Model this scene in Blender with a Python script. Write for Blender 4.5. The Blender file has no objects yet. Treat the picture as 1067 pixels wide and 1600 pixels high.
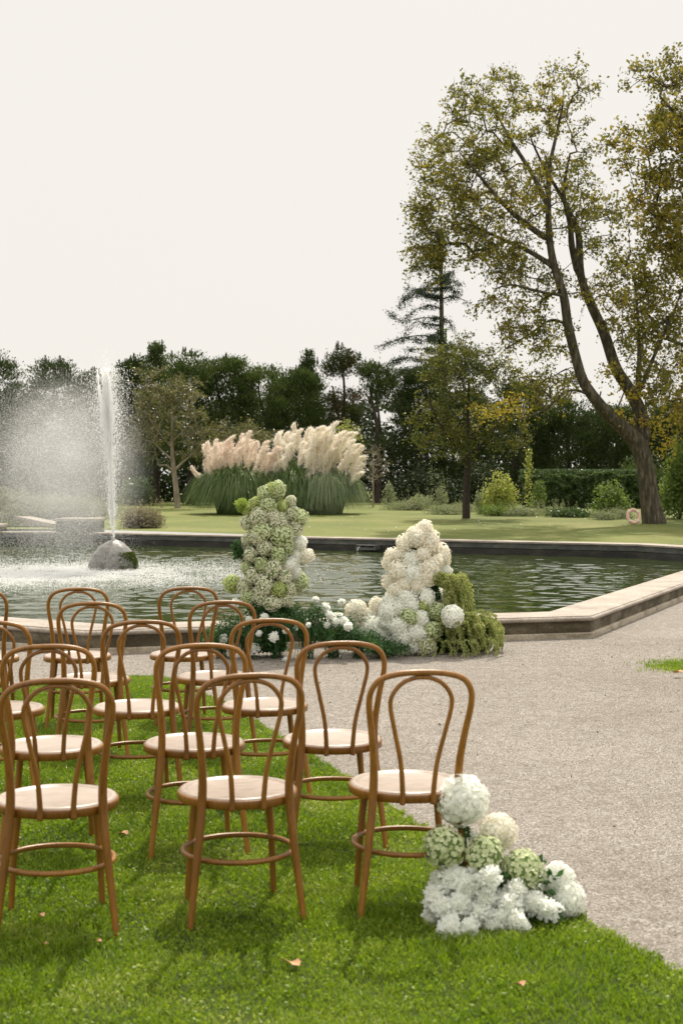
import bpy, math
import numpy as np
from mathutils import Vector

PI = math.pi
R = math.radians
scn = bpy.context.scene
COL = scn.collection
F = 2222.0
HC = 1.51
PITCH = math.atan((800 - 757) / F)
CP, SP = math.cos(PITCH), math.sin(PITCH)
rs = np.random.RandomState


# ------------------------------------------------------------------ survey: turn a sighted direction and a distance into a point
def at(px, py, D):
    dx, dy = (px - 533.5) / F, (800 - py) / F
    t = D / (CP + dy * SP)
    return np.array([dx * t, D, HC + t * (dy * CP - SP)])


def gz(y):
    t = min(max((y - 27.0) / 6.0, 0), 1)
    t = t * t * (3 - 2 * t)
    return 0.19 * t + max(0, min(y, 61) - 33) * 0.016


def on_ground(px, py, z0=None):
    lo, hi = 2.0, 90.0
    for _ in range(50):
        m = (lo + hi) / 2
        if at(px, py, m)[2] > (gz(m) if z0 is None else z0):
            lo = m
        else:
            hi = m
    return at(px, py, lo)


# ------------------------------------------------------------------ mesh builder
class MB:
    def __init__(s):
        s.v = []; s.f = []; s.n = 0

    def add(s, v, f, mat=0, smooth=False):
        v = np.asarray(v, float).reshape(-1, 3)
        f = np.asarray(f, int)
        if len(f) == 0:
            return
        s.v.append(v); s.f.append((f + s.n, mat, smooth)); s.n += len(v)

    def mesh(s, name, mats):
        me = bpy.data.meshes.new(name)
        V = np.concatenate(s.v)
        me.vertices.add(len(V)); me.vertices.foreach_set('co', V.ravel().astype(np.float32))
        loops = np.concatenate([f.ravel() for f, _, _ in s.f])
        tot = np.concatenate([np.full(len(f), f.shape[1]) for f, _, _ in s.f])
        st = np.concatenate([[0], np.cumsum(tot)[:-1]])
        me.loops.add(len(loops)); me.loops.foreach_set('vertex_index', loops.astype(np.int32))
        me.polygons.add(len(tot))
        me.polygons.foreach_set('loop_start', st.astype(np.int32))
        me.polygons.foreach_set('loop_total', tot.astype(np.int32))
        me.polygons.foreach_set('material_index', np.concatenate([np.full(len(f), m) for f, m, _ in s.f]).astype(np.int32))
        me.polygons.foreach_set('use_smooth', np.concatenate([np.full(len(f), sm) for f, _, sm in s.f]))
        for m in (mats if isinstance(mats, (list, tuple)) else [mats]):
            me.materials.append(m)
        me.update(); me.validate()
        return me

    def build(s, name, mats, parent=None):
        return link(name, s.mesh(name, mats), parent)


def link(name, me, parent=None, loc=None, rot=None, scale=None):
    o = bpy.data.objects.new(name, me); COL.objects.link(o)
    if parent: o.parent = parent
    if loc is not None: o.location = loc
    if rot is not None: o.rotation_euler = rot
    if scale is not None: o.scale = scale
    return o


def tag(o, label=None, cat=None, group=None, kind=None):
    if label: o['label'] = label
    if cat: o['category'] = cat
    if group: o['group'] = group
    if kind: o['kind'] = kind
    return o


def empty(name, loc, rz, label, cat, group=None):
    o = bpy.data.objects.new(name, None); COL.objects.link(o)
    o.empty_display_size = 0.2
    o.location = loc; o.rotation_euler = (0, 0, rz)
    return tag(o, label, cat, group)


def copy_tree(o, parent=None):
    c = o.copy(); COL.objects.link(c)
    if parent: c.parent = parent
    for ch in list(o.children):
        copy_tree(ch, c)
    return c


def smooth_path(P, n=8):
    P = np.asarray(P, float)
    Q = np.vstack([2 * P[0] - P[1], P, 2 * P[-1] - P[-2]])
    out = []
    for i in range(1, len(Q) - 2):
        for t in np.linspace(0, 1, n, endpoint=False):
            a, b, c, d = Q[i - 1], Q[i], Q[i + 1], Q[i + 2]
            out.append(0.5 * (2 * b + (c - a) * t + (2 * a - 5 * b + 4 * c - d) * t * t + (3 * b - a - 3 * c + d) * t ** 3))
    out.append(P[-1])
    return np.array(out)


def tube(mb, P, rad, sides=8, ref=None, mat=0, closed=False, cap=True, smooth=True):
    P = np.asarray(P, float); n = len(P)
    rad = np.broadcast_to(np.asarray(rad, float), (n,))
    T = np.gradient(P, axis=0) if not closed else (np.roll(P, -1, 0) - np.roll(P, 1, 0))
    T /= np.linalg.norm(T, axis=1)[:, None] + 1e-12
    if ref is None:
        m = np.abs(T.mean(0)); ref = np.eye(3)[int(np.argmin(m))]
    N = np.cross(T, np.asarray(ref, float)); N /= np.linalg.norm(N, axis=1)[:, None] + 1e-12
    B = np.cross(T, N)
    a = np.arange(sides) * 2 * PI / sides
    V = P[:, None] + rad[:, None, None] * (np.cos(a)[None, :, None] * N[:, None] + np.sin(a)[None, :, None] * B[:, None])
    i = np.arange(n if closed else n - 1)[:, None]; j = np.arange(sides)[None]
    i2 = (i + 1) % n; j2 = (j + 1) % sides
    f = np.stack([i * sides + j, i * sides + j2, i2 * sides + j2, i2 * sides + j], -1).reshape(-1, 4)
    base = mb.n
    mb.add(V.reshape(-1, 3), f, mat, smooth)
    if cap and not closed:
        mb.f.append((np.array([[base + k for k in range(sides)][::-1]]), mat, False))
        mb.f.append((np.array([[base + (n - 1) * sides + k for k in range(sides)]]), mat, False))


def lathe(mb, prof, n=32, mat=0, center=(0, 0, 0), smooth=True):
    prof = np.asarray(prof, float); a = np.arange(n) * 2 * PI / n
    V = np.stack([prof[:, 0][:, None] * np.cos(a), prof[:, 0][:, None] * np.sin(a), np.broadcast_to(prof[:, 1][:, None], (len(prof), n))], -1) + np.array(center)
    i = np.arange(len(prof) - 1)[:, None]; j = np.arange(n)[None]; j2 = (j + 1) % n
    f = np.stack([i * n + j, i * n + j2, (i + 1) * n + j2, (i + 1) * n + j], -1).reshape(-1, 4)
    mb.add(V.reshape(-1, 3), f, mat, smooth)


def unit(v):
    return v / (np.linalg.norm(v, axis=-1, keepdims=True) + 1e-12)


def leafs(mb, C, L, asp, rng, axis=None, axis_mix=0.0, mat=0, fold=0.18):
    """rhombic leaf faces at C (N,3) with lengths L, random attitude blended with an axis"""
    C = np.asarray(C, float); N = len(C)
    L = np.broadcast_to(np.asarray(L, float), (N,))
    a = unit(rng.normal(size=(N, 3)))
    if axis is not None:
        a = unit(a * (1 - axis_mix) + np.asarray(axis) * axis_mix)
    b = unit(np.cross(a, rng.normal(size=(N, 3)))); n = np.cross(a, b)
    h = L[:, None] / 2; w = h * asp
    V = np.stack([C - a * h, C + b * w + n * h * fold - a * h * .1, C + a * h, C - b * w + n * h * fold - a * h * .1], 1)
    mb.add(V.reshape(-1, 3), np.arange(4 * N).reshape(N, 4), mat)


def sphere_pts(n, rng, jit=0.25):
    i = np.arange(n) + .5; ph = np.arccos(1 - 2 * i / n); th = PI * (1 + 5 ** .5) * i
    p = np.stack([np.cos(th) * np.sin(ph), np.sin(th) * np.sin(ph), np.cos(ph)], -1)
    return unit(p + rng.normal(size=p.shape) * jit * (4 / n) ** .5)


def ball(mb, c, r, nu=12, nv=8, mat=0, rng=None, jit=0.0, scale=(1, 1, 1)):
    th = np.linspace(0, PI, nv + 1); ph = np.arange(nu) * 2 * PI / nu
    V = np.stack([np.sin(th)[:, None] * np.cos(ph), np.sin(th)[:, None] * np.sin(ph), np.broadcast_to(np.cos(th)[:, None], (nv + 1, nu))], -1)
    if rng is not None:
        V = V * (1 + rng.uniform(-jit, jit, size=(nv + 1, nu, 1)))
    V = V * r * np.array(scale) + np.asarray(c)
    i = np.arange(nv)[:, None]; j = np.arange(nu)[None]; j2 = (j + 1) % nu
    f = np.stack([i * nu + j, (i + 1) * nu + j, (i + 1) * nu + j2, i * nu + j2], -1).reshape(-1, 4)
    mb.add(V.reshape(-1, 3), f, mat, True)


def box(mb, x0, x1, y0, y1, z0, z1, mat=0):
    V = [(x, y, z) for z in (z0, z1) for x, y in ((x0, y0), (x1, y0), (x1, y1), (x0, y1))]
    mb.add(V, [(0, 3, 2, 1), (4, 5, 6, 7), (0, 1, 5, 4), (1, 2, 6, 5), (2, 3, 7, 6), (3, 0, 4, 7)], mat)


# ------------------------------------------------------------------ materials
def new_mat(name):
    m = bpy.data.materials.new(name); m.use_nodes = True
    nt = m.node_tree; nt.nodes.clear()
    out = nt.nodes.new('ShaderNodeOutputMaterial')
    return m, nt, out


def N_(nt, t, **kw):
    n = nt.nodes.new(t)
    for k, v in kw.items():
        if k in n.inputs: n.inputs[k].default_value = v
        else: setattr(n, k, v)
    return n


def ramp(nt, fac, stops, interp='LINEAR'):
    r = nt.nodes.new('ShaderNodeValToRGB'); r.color_ramp.interpolation = interp
    e = r.color_ramp.elements
    while len(e) < len(stops): e.new(0.5)
    for k, (p, c) in enumerate(stops):
        e[k].position = p; e[k].color = (*c, 1) if len(c) == 3 else c
    nt.links.new(fac, r.inputs[0])
    return r.outputs[0]


def noise(nt, scale, detail=4, rough=.55, vec=None, dist=0.0):
    n = N_(nt, 'ShaderNodeTexNoise', Scale=scale, Detail=detail, Roughness=rough, Distortion=dist)
    if vec is not None: nt.links.new(vec, n.inputs['Vector'])
    return n.outputs['Fac']


def mixc(nt, fac, a, b, mode='MIX'):
    m = nt.nodes.new('ShaderNodeMix'); m.data_type = 'RGBA'; m.blend_type = mode
    for inp, v in ((m.inputs[0], fac), (m.inputs[6], a), (m.inputs[7], b)):
        if hasattr(v, 'is_output'): nt.links.new(v, inp)
        elif isinstance(v, (int, float)): inp.default_value = v
        else: inp.default_value = (*v, 1)
    return m.outputs[2]


def leaf_mat(name, cols, trans=0.35, rough=0.5, spec=0.35, clump=1.2, tboost=1.45, clump_amt=.45, tb=.72):
    """cols: list of colours spread over the leaves at random, shifted in clumps"""
    m, nt, out = new_mat(name)
    g = nt.nodes.new('ShaderNodeNewGeometry')
    nz = noise(nt, clump, 2, .5, g.outputs['Position'])
    a = N_(nt, 'ShaderNodeMath', operation='MULTIPLY'); nt.links.new(nz, a.inputs[0]); a.inputs[1].default_value = clump_amt * 2
    b = N_(nt, 'ShaderNodeMath', operation='MULTIPLY_ADD'); nt.links.new(g.outputs['Random Per Island'], b.inputs[0]); b.inputs[1].default_value = 1 - clump_amt; nt.links.new(a.outputs[0], b.inputs[2])
    c = N_(nt, 'ShaderNodeMath', operation='SUBTRACT'); nt.links.new(b.outputs[0], c.inputs[0]); c.inputs[1].default_value = clump_amt / 2
    k = len(cols)
    col = ramp(nt, c.outputs[0], [(i / max(1, k - 1), q) for i, q in enumerate(cols)])
    p = N_(nt, 'ShaderNodeBsdfPrincipled', Roughness=rough)
    p.inputs['Specular IOR Level'].default_value = spec
    nt.links.new(col, p.inputs['Base Color'])
    if trans > 0:
        t = nt.nodes.new('ShaderNodeBsdfTranslucent')
        tc = mixc(nt, 1.0, col, (tboost, tboost * 1.02, tboost * tb), 'MULTIPLY')
        nt.links.new(tc, t.inputs['Color'])
        mx = nt.nodes.new('ShaderNodeMixShader'); mx.inputs[0].default_value = trans
        nt.links.new(p.outputs[0], mx.inputs[1]); nt.links.new(t.outputs[0], mx.inputs[2])
        nt.links.new(mx.outputs[0], out.inputs[0])
    else:
        nt.links.new(p.outputs[0], out.inputs[0])
    return m


def surf(name, c1, c2, scale, rough=.7, bump=.0, bscale=None, detail=6, c3=None, spec=.4, coords='Object', stretch=None, coat=0, coat_rough=.2):
    m, nt, out = new_mat(name)
    tc = nt.nodes.new('ShaderNodeTexCoord'); vec = tc.outputs[coords]
    if stretch:
        mp = N_(nt, 'ShaderNodeMapping'); mp.inputs['Scale'].default_value = stretch
        nt.links.new(vec, mp.inputs[0]); vec = mp.outputs[0]
    f = noise(nt, scale, detail, .6, vec)
    st = [(.3, c1), (.7, c2)] if c3 is None else [(.3, c1), (.5, c2), (.68, c3)]
    col = ramp(nt, f, st)
    p = N_(nt, 'ShaderNodeBsdfPrincipled', Roughness=rough)
    p.inputs['Specular IOR Level'].default_value = spec
    p.inputs['Coat Weight'].default_value = coat; p.inputs['Coat Roughness'].default_value = coat_rough
    nt.links.new(col, p.inputs['Base Color'])
    if bump:
        b = N_(nt, 'ShaderNodeBump', Distance=bump)
        nt.links.new(noise(nt, bscale or scale * 3, 5, .65, vec), b.inputs['Height'])
        nt.links.new(b.outputs[0], p.inputs['Normal'])
    nt.links.new(p.outputs[0], out.inputs[0])
    return m


M = {}
def wood_material(name, cs, rough, stretch, spec=.5):
    """stained beech: long grain streaks, worn lighter patches, each chair toned a little differently"""
    m, nt, out = new_mat(name); tc = nt.nodes.new('ShaderNodeTexCoord'); oi = nt.nodes.new('ShaderNodeObjectInfo')
    mp = N_(nt, 'ShaderNodeMapping'); mp.inputs['Scale'].default_value = stretch; nt.links.new(tc.outputs['Object'], mp.inputs[0])
    off = N_(nt, 'ShaderNodeVectorMath', operation='ADD'); nt.links.new(mp.outputs[0], off.inputs[0]); nt.links.new(oi.outputs['Random'], off.inputs[1])
    base = ramp(nt, noise(nt, 3.0, 3, .5, tc.outputs['Object']), [(.3, cs[0]), (.7, cs[1])])
    gr = ramp(nt, noise(nt, 14, 6, .7, off.outputs[0], .5), [(.32, (.62, .56, .5)), (.48, (1, 1, 1)), (.75, (1.22, 1.2, 1.15))])
    tint = ramp(nt, oi.outputs['Random'], [(0, (.86, .82, .78)), (1, (1.12, 1.13, 1.15))])
    c = mixc(nt, 1.0, mixc(nt, 1.0, base, gr, 'MULTIPLY'), tint, 'MULTIPLY')
    p = N_(nt, 'ShaderNodeBsdfPrincipled', Roughness=rough); p.inputs['Specular IOR Level'].default_value = spec
    rr = N_(nt, 'ShaderNodeMapRange'); nt.links.new(noise(nt, 22, 4, .6, tc.outputs['Object']), rr.inputs[0]); rr.inputs[3].default_value = rough - .1; rr.inputs[4].default_value = rough + .18
    nt.links.new(rr.outputs[0], p.inputs['Roughness']); nt.links.new(c, p.inputs['Base Color'])
    b = N_(nt, 'ShaderNodeBump', Distance=.0006, Strength=.6); nt.links.new(noise(nt, 30, 5, .7, mp.outputs[0]), b.inputs['Height']); nt.links.new(b.outputs[0], p.inputs['Normal'])
    nt.links.new(p.outputs[0], out.inputs[0]); return m


M['wood'] = wood_material('bentwood', [(.185, .076, .011), (.33, .148, .023)], .33, (7, 7, .8))
M['seatwood'] = wood_material('seat_ply', [(.30, .24, .195), (.40, .33, .275)], .34, (1, 9, 1), .6)
M['stem'] = surf('flower_stem', (.05, .12, .03), (.09, .19, .05), 30, .6)
M['bark'] = surf('bark_grey_brown', (.028, .022, .014), (.060, .052, .032), 12, .9, .09, 10, stretch=(1, 1, .25), c3=(.155, .13, .09))
M['bark_pale'] = surf('bark_pale', (.16, .13, .10), (.34, .29, .22), 6, .85, .01, 20, stretch=(1, 1, .4))
M['bark_dark'] = surf('bark_dark', (.02, .015, .011), (.06, .045, .032), 8, .9, .01, 20)
M['rock'] = surf('wet_rock', (.09, .088, .08), (.27, .26, .24), 9, .32, .008, 25, c3=(.16, .155, .145))
M['ring'] = surf('life_ring_skin', (.58, .36, .28), (.66, .44, .36), 6, .5)
M['ring_band'] = surf('life_ring_band', (.66, .5, .42), (.74, .6, .52), 6, .5)
M['metal'] = surf('dull_metal', (.3, .29, .27), (.5, .48, .45), 12, .4)
M['deadleaf'] = surf('dry_leaf', (.42, .2, .09), (.62, .36, .2), 40, .7)

M['hyd_green'] = leaf_mat('hydrangea_green', [(.40, .47, .21), (.60, .65, .38), (.77, .78, .55)], .25, .6, .2, 14, 1.1, .3, tb=1.0)
M['hyd_lime'] = leaf_mat('hydrangea_lime', [(.34, .42, .11), (.50, .56, .20), (.66, .68, .34)], .25, .6, .2, 14, 1.1, .3, tb=1.0)
M['hyd_pale'] = leaf_mat('hydrangea_pale', [(.56, .57, .38), (.74, .73, .56), (.84, .82, .70)], .25, .6, .2, 14, 1.1, .3, tb=1.0)
M['hyd_white'] = leaf_mat('hydrangea_white', [(.85, .86, .81), (.92, .92, .88), (.95, .95, .92)], .5, .6, .2, 14, 1.0, .3, tb=1.0)
M['hyd_cream'] = leaf_mat('hydrangea_cream', [(.84, .74, .56), (.93, .88, .78), (.95, .93, .88)], .4, .6, .2, 14, 1.0, .35, tb=1.0)
M['carn'] = leaf_mat('carnation_white', [(.90, .90, .87), (.94, .94, .92), (.96, .96, .94)], .55, .6, .2, 14, 1.0, .3, tb=1.0)
M['core_green'] = surf('flower_core_green', (.10, .17, .05), (.24, .32, .12), 60, .8)
M['core_white'] = surf('flower_core_white', (.55, .57, .46), (.72, .72, .64), 60, .8)
M['fern'] = leaf_mat('fern_green', [(.012, .045, .012), (.035, .10, .022), (.09, .19, .045)], .3, .45, .4, 6, 1.3, .5)
M['euph'] = leaf_mat('lime_euphorbia', [(.18, .27, .04), (.36, .44, .10)], .35, .5, .3, 10)
M['amar'] = leaf_mat('green_amaranth', [(.12, .16, .035), (.36, .40, .13), (.66, .66, .36)], .25, .7, .2, 9, 1.1, .4)
M['grass'] = leaf_mat('lawn_blades', [(.05, .10, .006), (.11, .185, .009), (.18, .27, .016), (.24, .31, .028), (.52, .52, .26)], .45, .42, .32, 2.4, 1.35, .5)
M['pampas_leaf'] = leaf_mat('pampas_blades', [(.045, .08, .02), (.10, .165, .042), (.27, .32, .15)], .3, .5, .35, 1.5)
M['pampas_pale'] = leaf_mat('pampas_pale_blades', [(.12, .19, .09), (.26, .32, .18), (.42, .44, .30)], .3, .5, .35, 1.5)
M['plume_pink'] = leaf_mat('plume_pink', [(.76, .63, .55), (.86, .77, .69), (.92, .87, .81)], .4, .8, .1, 1.2, 1.05, tb=1.0)
M['plume_cream'] = leaf_mat('plume_cream', [(.80, .73, .63), (.89, .84, .76), (.94, .91, .86)], .4, .8, .1, 1.2, 1.05, tb=1.0)
M['big_leaf'] = leaf_mat('chestnut_leaves', [(.045, .055, .010), (.11, .115, .018), (.20, .175, .028), (.36, .24, .035)], .45, .5, .2, .38, 1.5, .5)
M['amber_leaf'] = leaf_mat('amber_green_leaves', [(.055, .062, .012), (.12, .12, .02), (.22, .18, .03), (.37, .25, .035)], .45, .5, .2, .38, 1.5, .5)
M['gold_leaf'] = leaf_mat('golden_leaves', [(.10, .11, .02), (.24, .21, .035), (.38, .28, .04), (.48, .26, .04)], .45, .5, .2, .5, 1.4, .5)
M['olive_leaf'] = leaf_mat('olive_brown_leaves', [(.025, .038, .008), (.065, .085, .014), (.13, .135, .024), (.30, .25, .06)], .42, .35, .4, .7, 1.3, .4)
M['plane_leaf'] = leaf_mat('greyish_leaves', [(.025, .034, .010), (.07, .08, .018), (.14, .14, .035), (.36, .33, .17)], .38, .32, .5, .7, 1.3, .4)
M['conifer'] = leaf_mat('cypress_green', [(.022, .038, .013), (.062, .09, .027), (.13, .17, .055)], .3, .6, .15, .6, 1.3, .5)
M['conifer_dark'] = leaf_mat('cypress_dark', [(.018, .032, .012), (.046, .068, .022), (.10, .125, .045)], .26, .6, .15, .6, 1.3, .5)
M['conifer_rust'] = leaf_mat('conifer_rusty', [(.02, .04, .015), (.04, .06, .02), (.14, .06, .025)], .2, .55, .25, .7, 1.2, .5)
M['cedar'] = leaf_mat('cedar_needles', [(.02, .035, .022), (.045, .065, .035)], .2, .6, .2, .8)
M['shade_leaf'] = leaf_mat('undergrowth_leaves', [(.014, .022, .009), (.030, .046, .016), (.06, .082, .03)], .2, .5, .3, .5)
M['hedge'] = leaf_mat('hedge_leaves', [(.02, .045, .010), (.055, .10, .022), (.16, .21, .08)], .3, .3, .7, 2.2)
M['sage'] = leaf_mat('grey_green_leaves', [(.14, .17, .09), (.25, .28, .17), (.38, .38, .26)], .3, .6, .3, 2)
M['dry'] = leaf_mat('dry_shrub', [(.16, .12, .08), (.28, .24, .17), (.20, .22, .12)], .25, .7, .2, 3)
M['lime'] = leaf_mat('yellow_green_leaves', [(.16, .2, .04), (.32, .35, .09), (.48, .45, .17)], .4, .5, .3, 2)
M['fresh'] = leaf_mat('fresh_green_leaves', [(.06, .10, .02), (.13, .19, .04), (.24, .29, .09)], .4, .45, .4, 1.2)
M['lav'] = leaf_mat('lavender_grey', [(.14, .16, .10), (.25, .26, .18), (.34, .33, .25)], .2, .7, .2, 1.5)


def gravel_material():
    m, nt, out = new_mat('pale_gravel')
    g = nt.nodes.new('ShaderNodeNewGeometry'); pos = g.outputs['Position']
    v = N_(nt, 'ShaderNodeTexVoronoi', Scale=150.0); nt.links.new(pos, v.inputs['Vector'])
    sep = nt.nodes.new('ShaderNodeSeparateColor'); nt.links.new(v.outputs['Color'], sep.inputs[0])
    stones = ramp(nt, sep.outputs[0], [(0, (.135, .117, .10)), (.2, (.242, .214, .185)), (.7, (.322, .29, .256)), (1, (.53, .50, .46))])
    big = ramp(nt, noise(nt, .7, 6, .65, pos), [(.3, (.84, .82, .78)), (.5, (1, 1, 1)), (.7, (1.10, 1.10, 1.09))])
    mid = ramp(nt, noise(nt, 9, 4, .7, pos), [(.35, (.84, .82, .79)), (.6, (1.04, 1.04, 1.03))])
    c = mixc(nt, 1.0, mixc(nt, 1.0, stones, big, 'MULTIPLY'), mid, 'MULTIPLY')
    p = N_(nt, 'ShaderNodeBsdfPrincipled', Roughness=.85); p.inputs['Specular IOR Level'].default_value = .3
    nt.links.new(c, p.inputs['Base Color'])
    b1 = N_(nt, 'ShaderNodeBump', Distance=.009, Strength=1.0, invert=True); nt.links.new(v.outputs['Distance'], b1.inputs['Height'])
    b2 = N_(nt, 'ShaderNodeBump', Distance=.008, Strength=.5); nt.links.new(noise(nt, 23, 5, .7, pos), b2.inputs['Height'])
    nt.links.new(b1.outputs[0], b2.inputs['Normal']); nt.links.new(b2.outputs[0], p.inputs['Normal'])
    nt.links.new(p.outputs[0], out.inputs[0])
    return m


def lawn_material(name, cs, s1=.35, s2=14):
    m, nt, out = new_mat(name)
    g = nt.nodes.new('ShaderNodeNewGeometry'); pos = g.outputs['Position']
    base = ramp(nt, noise(nt, s1, 5, .6, pos), [(.32, cs[0]), (.55, cs[1]), (.72, cs[2])])
    f = ramp(nt, noise(nt, s2, 5, .75, pos), [(.3, (.72, .74, .68)), (.65, (1.15, 1.12, 1.1))])
    c = mixc(nt, 1.0, base, f, 'MULTIPLY')
    p = N_(nt, 'ShaderNodeBsdfPrincipled', Roughness=.8); p.inputs['Specular IOR Level'].default_value = .2
    nt.links.new(c, p.inputs['Base Color'])
    b = N_(nt, 'ShaderNodeBump', Distance=.03, Strength=.8); nt.links.new(noise(nt, s2 * 2, 5, .8, pos), b.inputs['Height'])
    nt.links.new(b.outputs[0], p.inputs['Normal'])
    nt.links.new(p.outputs[0], out.inputs[0])
    return m


def stone_material(name, cs, joint=None, stain=.5, rough=.8):
    """weathered cut stone: large stains, fine grain and lichen specks"""
    m, nt, out = new_mat(name)
    g = nt.nodes.new('ShaderNodeNewGeometry'); pos = g.outputs['Position']
    mp = N_(nt, 'ShaderNodeMapping'); mp.inputs['Scale'].default_value = (1, 1, 2.4); nt.links.new(pos, mp.inputs[0])
    base = ramp(nt, noise(nt, 2.2, 7, .65, mp.outputs[0], .3), [(.3, cs[0]), (.5, cs[1]), (.68, cs[2])])
    sp = ramp(nt, noise(nt, 42, 5, .75, pos), [(.35, (.68, .66, .62)), (.55, (1, 1, 1)), (.75, (1.25, 1.23, 1.2))])
    c = mixc(nt, 1.0, base, sp, 'MULTIPLY')
    p = N_(nt, 'ShaderNodeBsdfPrincipled', Roughness=rough); p.inputs['Specular IOR Level'].default_value = .35
    nt.links.new(c, p.inputs['Base Color'])
    b = N_(nt, 'ShaderNodeBump', Distance=.012, Strength=.9); nt.links.new(noise(nt, 26, 7, .7, pos), b.inputs['Height'])
    nt.links.new(b.outputs[0], p.inputs['Normal'])
    nt.links.new(p.outputs[0], out.inputs[0])
    return m


ROCKX, ROCKY = at(178, 892, 26.3)[:2]


def water_material():
    m, nt, out = new_mat('pool_water')
    g = nt.nodes.new('ShaderNodeNewGeometry'); pos = g.outputs['Position']
    b = N_(nt, 'ShaderNodeBump', Distance=.004, Strength=.5); nt.links.new(noise(nt, 9, 2, .5, pos), b.inputs['Height'])
    p = N_(nt, 'ShaderNodeBsdfPrincipled', Roughness=.03, IOR=1.33)
    p.inputs['Base Color'].default_value = (.030, .046, .010, 1)
    nt.links.new(b.outputs[0], p.inputs['Normal'])
    nt.links.new(p.outputs[0], out.inputs[0])
    return m


def drops_material(name, tr=.5):
    m, nt, out = new_mat(name)
    p = N_(nt, 'ShaderNodeBsdfPrincipled', Roughness=.12, IOR=1.33); p.inputs['Base Color'].default_value = (.93, .94, .95, 1)
    t = nt.nodes.new('ShaderNodeBsdfTranslucent'); t.inputs[0].default_value = (.97, .97, .97, 1)
    mx = nt.nodes.new('ShaderNodeMixShader'); mx.inputs[0].default_value = tr
    nt.links.new(p.outputs[0], mx.inputs[1]); nt.links.new(t.outputs[0], mx.inputs[2]); nt.links.new(mx.outputs[0], out.inputs[0])
    return m


M['gravel'] = gravel_material()
M['lawn'] = lawn_material('lawn_soil', [(.04, .065, .010), (.065, .10, .014), (.10, .13, .025)], 1.2, 30)
M['farlawn'] = lawn_material('far_lawn_turf', [(.10, .13, .03), (.148, .168, .042), (.21, .205, .078)], .35, 9)
M['coping'] = stone_material('coping_stone', [(.24, .20, .165), (.345, .297, .25), (.42, .37, .32)], rough=.6)
M['wallstone'] = stone_material('stained_wall_stone', [(.045, .036, .020), (.10, .082, .05), (.24, .20, .145)])
M['plinth'] = stone_material('plinth_stone', [(.20, .165, .115), (.44, .385, .29), (.56, .50, .41)])
M['wetstone'] = stone_material('wet_inner_stone', [(.045, .05, .045), (.09, .095, .085), (.17, .165, .15)], rough=.4)
M['darkwet'] = stone_material('dark_waterline_stone', [(.012, .013, .01), (.03, .028, .022), (.06, .052, .04)], rough=.3)
M['water'] = water_material()
M['drops'] = drops_material('water_drops', .85)
M['jet'] = drops_material('foaming_water', .97)

# ------------------------------------------------------------------ ground, pool
POOL = np.array([(-2.28, 12.57), (2.475, 13.98), (8.5, 27.8), (6.75, 31.2), (-5.58, 38.14), (-7.3, 39.1), (-14, 39.7), (-17, 32), (-14, 22), (-8, 16.34)])


def offset_poly(P, d):
    """inward offset (d>0) of a counter-clockwise polygon with mitred corners"""
    n = len(P); out = []
    for i in range(n):
        a, b, c = P[i - 1], P[i], P[(i + 1) % n]
        u = (b - a) / np.linalg.norm(b - a); v = (c - b) / np.linalg.norm(c - b)
        nu = np.array([-u[1], u[0]]); nv = np.array([-v[1], v[0]])
        m = nu + nv; m /= (m @ m) / 2
        out.append(b + m * d)
    return np.array(out)


def sweep_poly(mb, P, prof, mat, idx=None):
    n = len(P)
    rings = [np.column_stack([offset_poly(P, o), np.full(n, z)]) for o, z in prof]
    V = np.concatenate(rings); f = []
    for k in range(len(prof) - 1):
        for i in (range(n) if idx is None else idx):
            j = (i + 1) % n
            f.append((k * n + i, k * n + j, (k + 1) * n + j, (k + 1) * n + i))
    mb.add(V, f, mat)


def ray_poly(C, th, P):
    d = np.array([math.cos(th), math.sin(th)]); best = None
    for i in range(len(P)):
        a = P[i] - C; e = P[(i + 1) % len(P)] - P[i]
        den = d[0] * e[1] - d[1] * e[0]
        if abs(den) < 1e-9: continue
        t = (a[0] * e[1] - a[1] * e[0]) / den; s = (a[0] * d[1] - a[1] * d[0]) / den
        if t > 0 and -1e-9 <= s <= 1 + 1e-9: best = t if best is None else max(best, t)
    return best


C0 = np.array([-2.5, 26.0])
inner = offset_poly(POOL, .12)
ths = sorted(set([math.atan2(p[1] - C0[1], p[0] - C0[0]) for p in inner] + list(np.linspace(-PI, PI, 121)[:-1])))
radf = [0] + [1.5 * 1.28 ** k for k in range(22)]
G = []
for th in ths:
    r0 = ray_poly(C0, th, inner)
    for q in radf:
        r = r0 + q - (1.5 * (q > 0)) + (0.6 if q > 0 else 0)
        x, y = C0 + r * np.array([math.cos(th), math.sin(th)])
        G.append((x, y, gz(y)))
G = np.array(G); nr = len(radf); nt_ = len(ths)
fg, fl = [], []
for i in range(nt_):
    for k in range(nr - 1):
        q = (i * nr + k, i * nr + k + 1, ((i + 1) % nt_) * nr + k + 1, ((i + 1) % nt_) * nr + k)
        (fl if G[list(q), 1].mean() > 27.5 else fg).append(q)
for nm, ff, mm, lab in (('gravel_path', fg, 'gravel', 'pale beige gravel court around the pool'), ('far_lawn', fl, 'farlawn', 'sunlit mown lawn rising gently beyond the pool')):
    mb = MB(); mb.add(G, ff, 0, True)
    tag(mb.build(nm, M[mm]), lab, 'ground', kind='structure')

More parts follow.
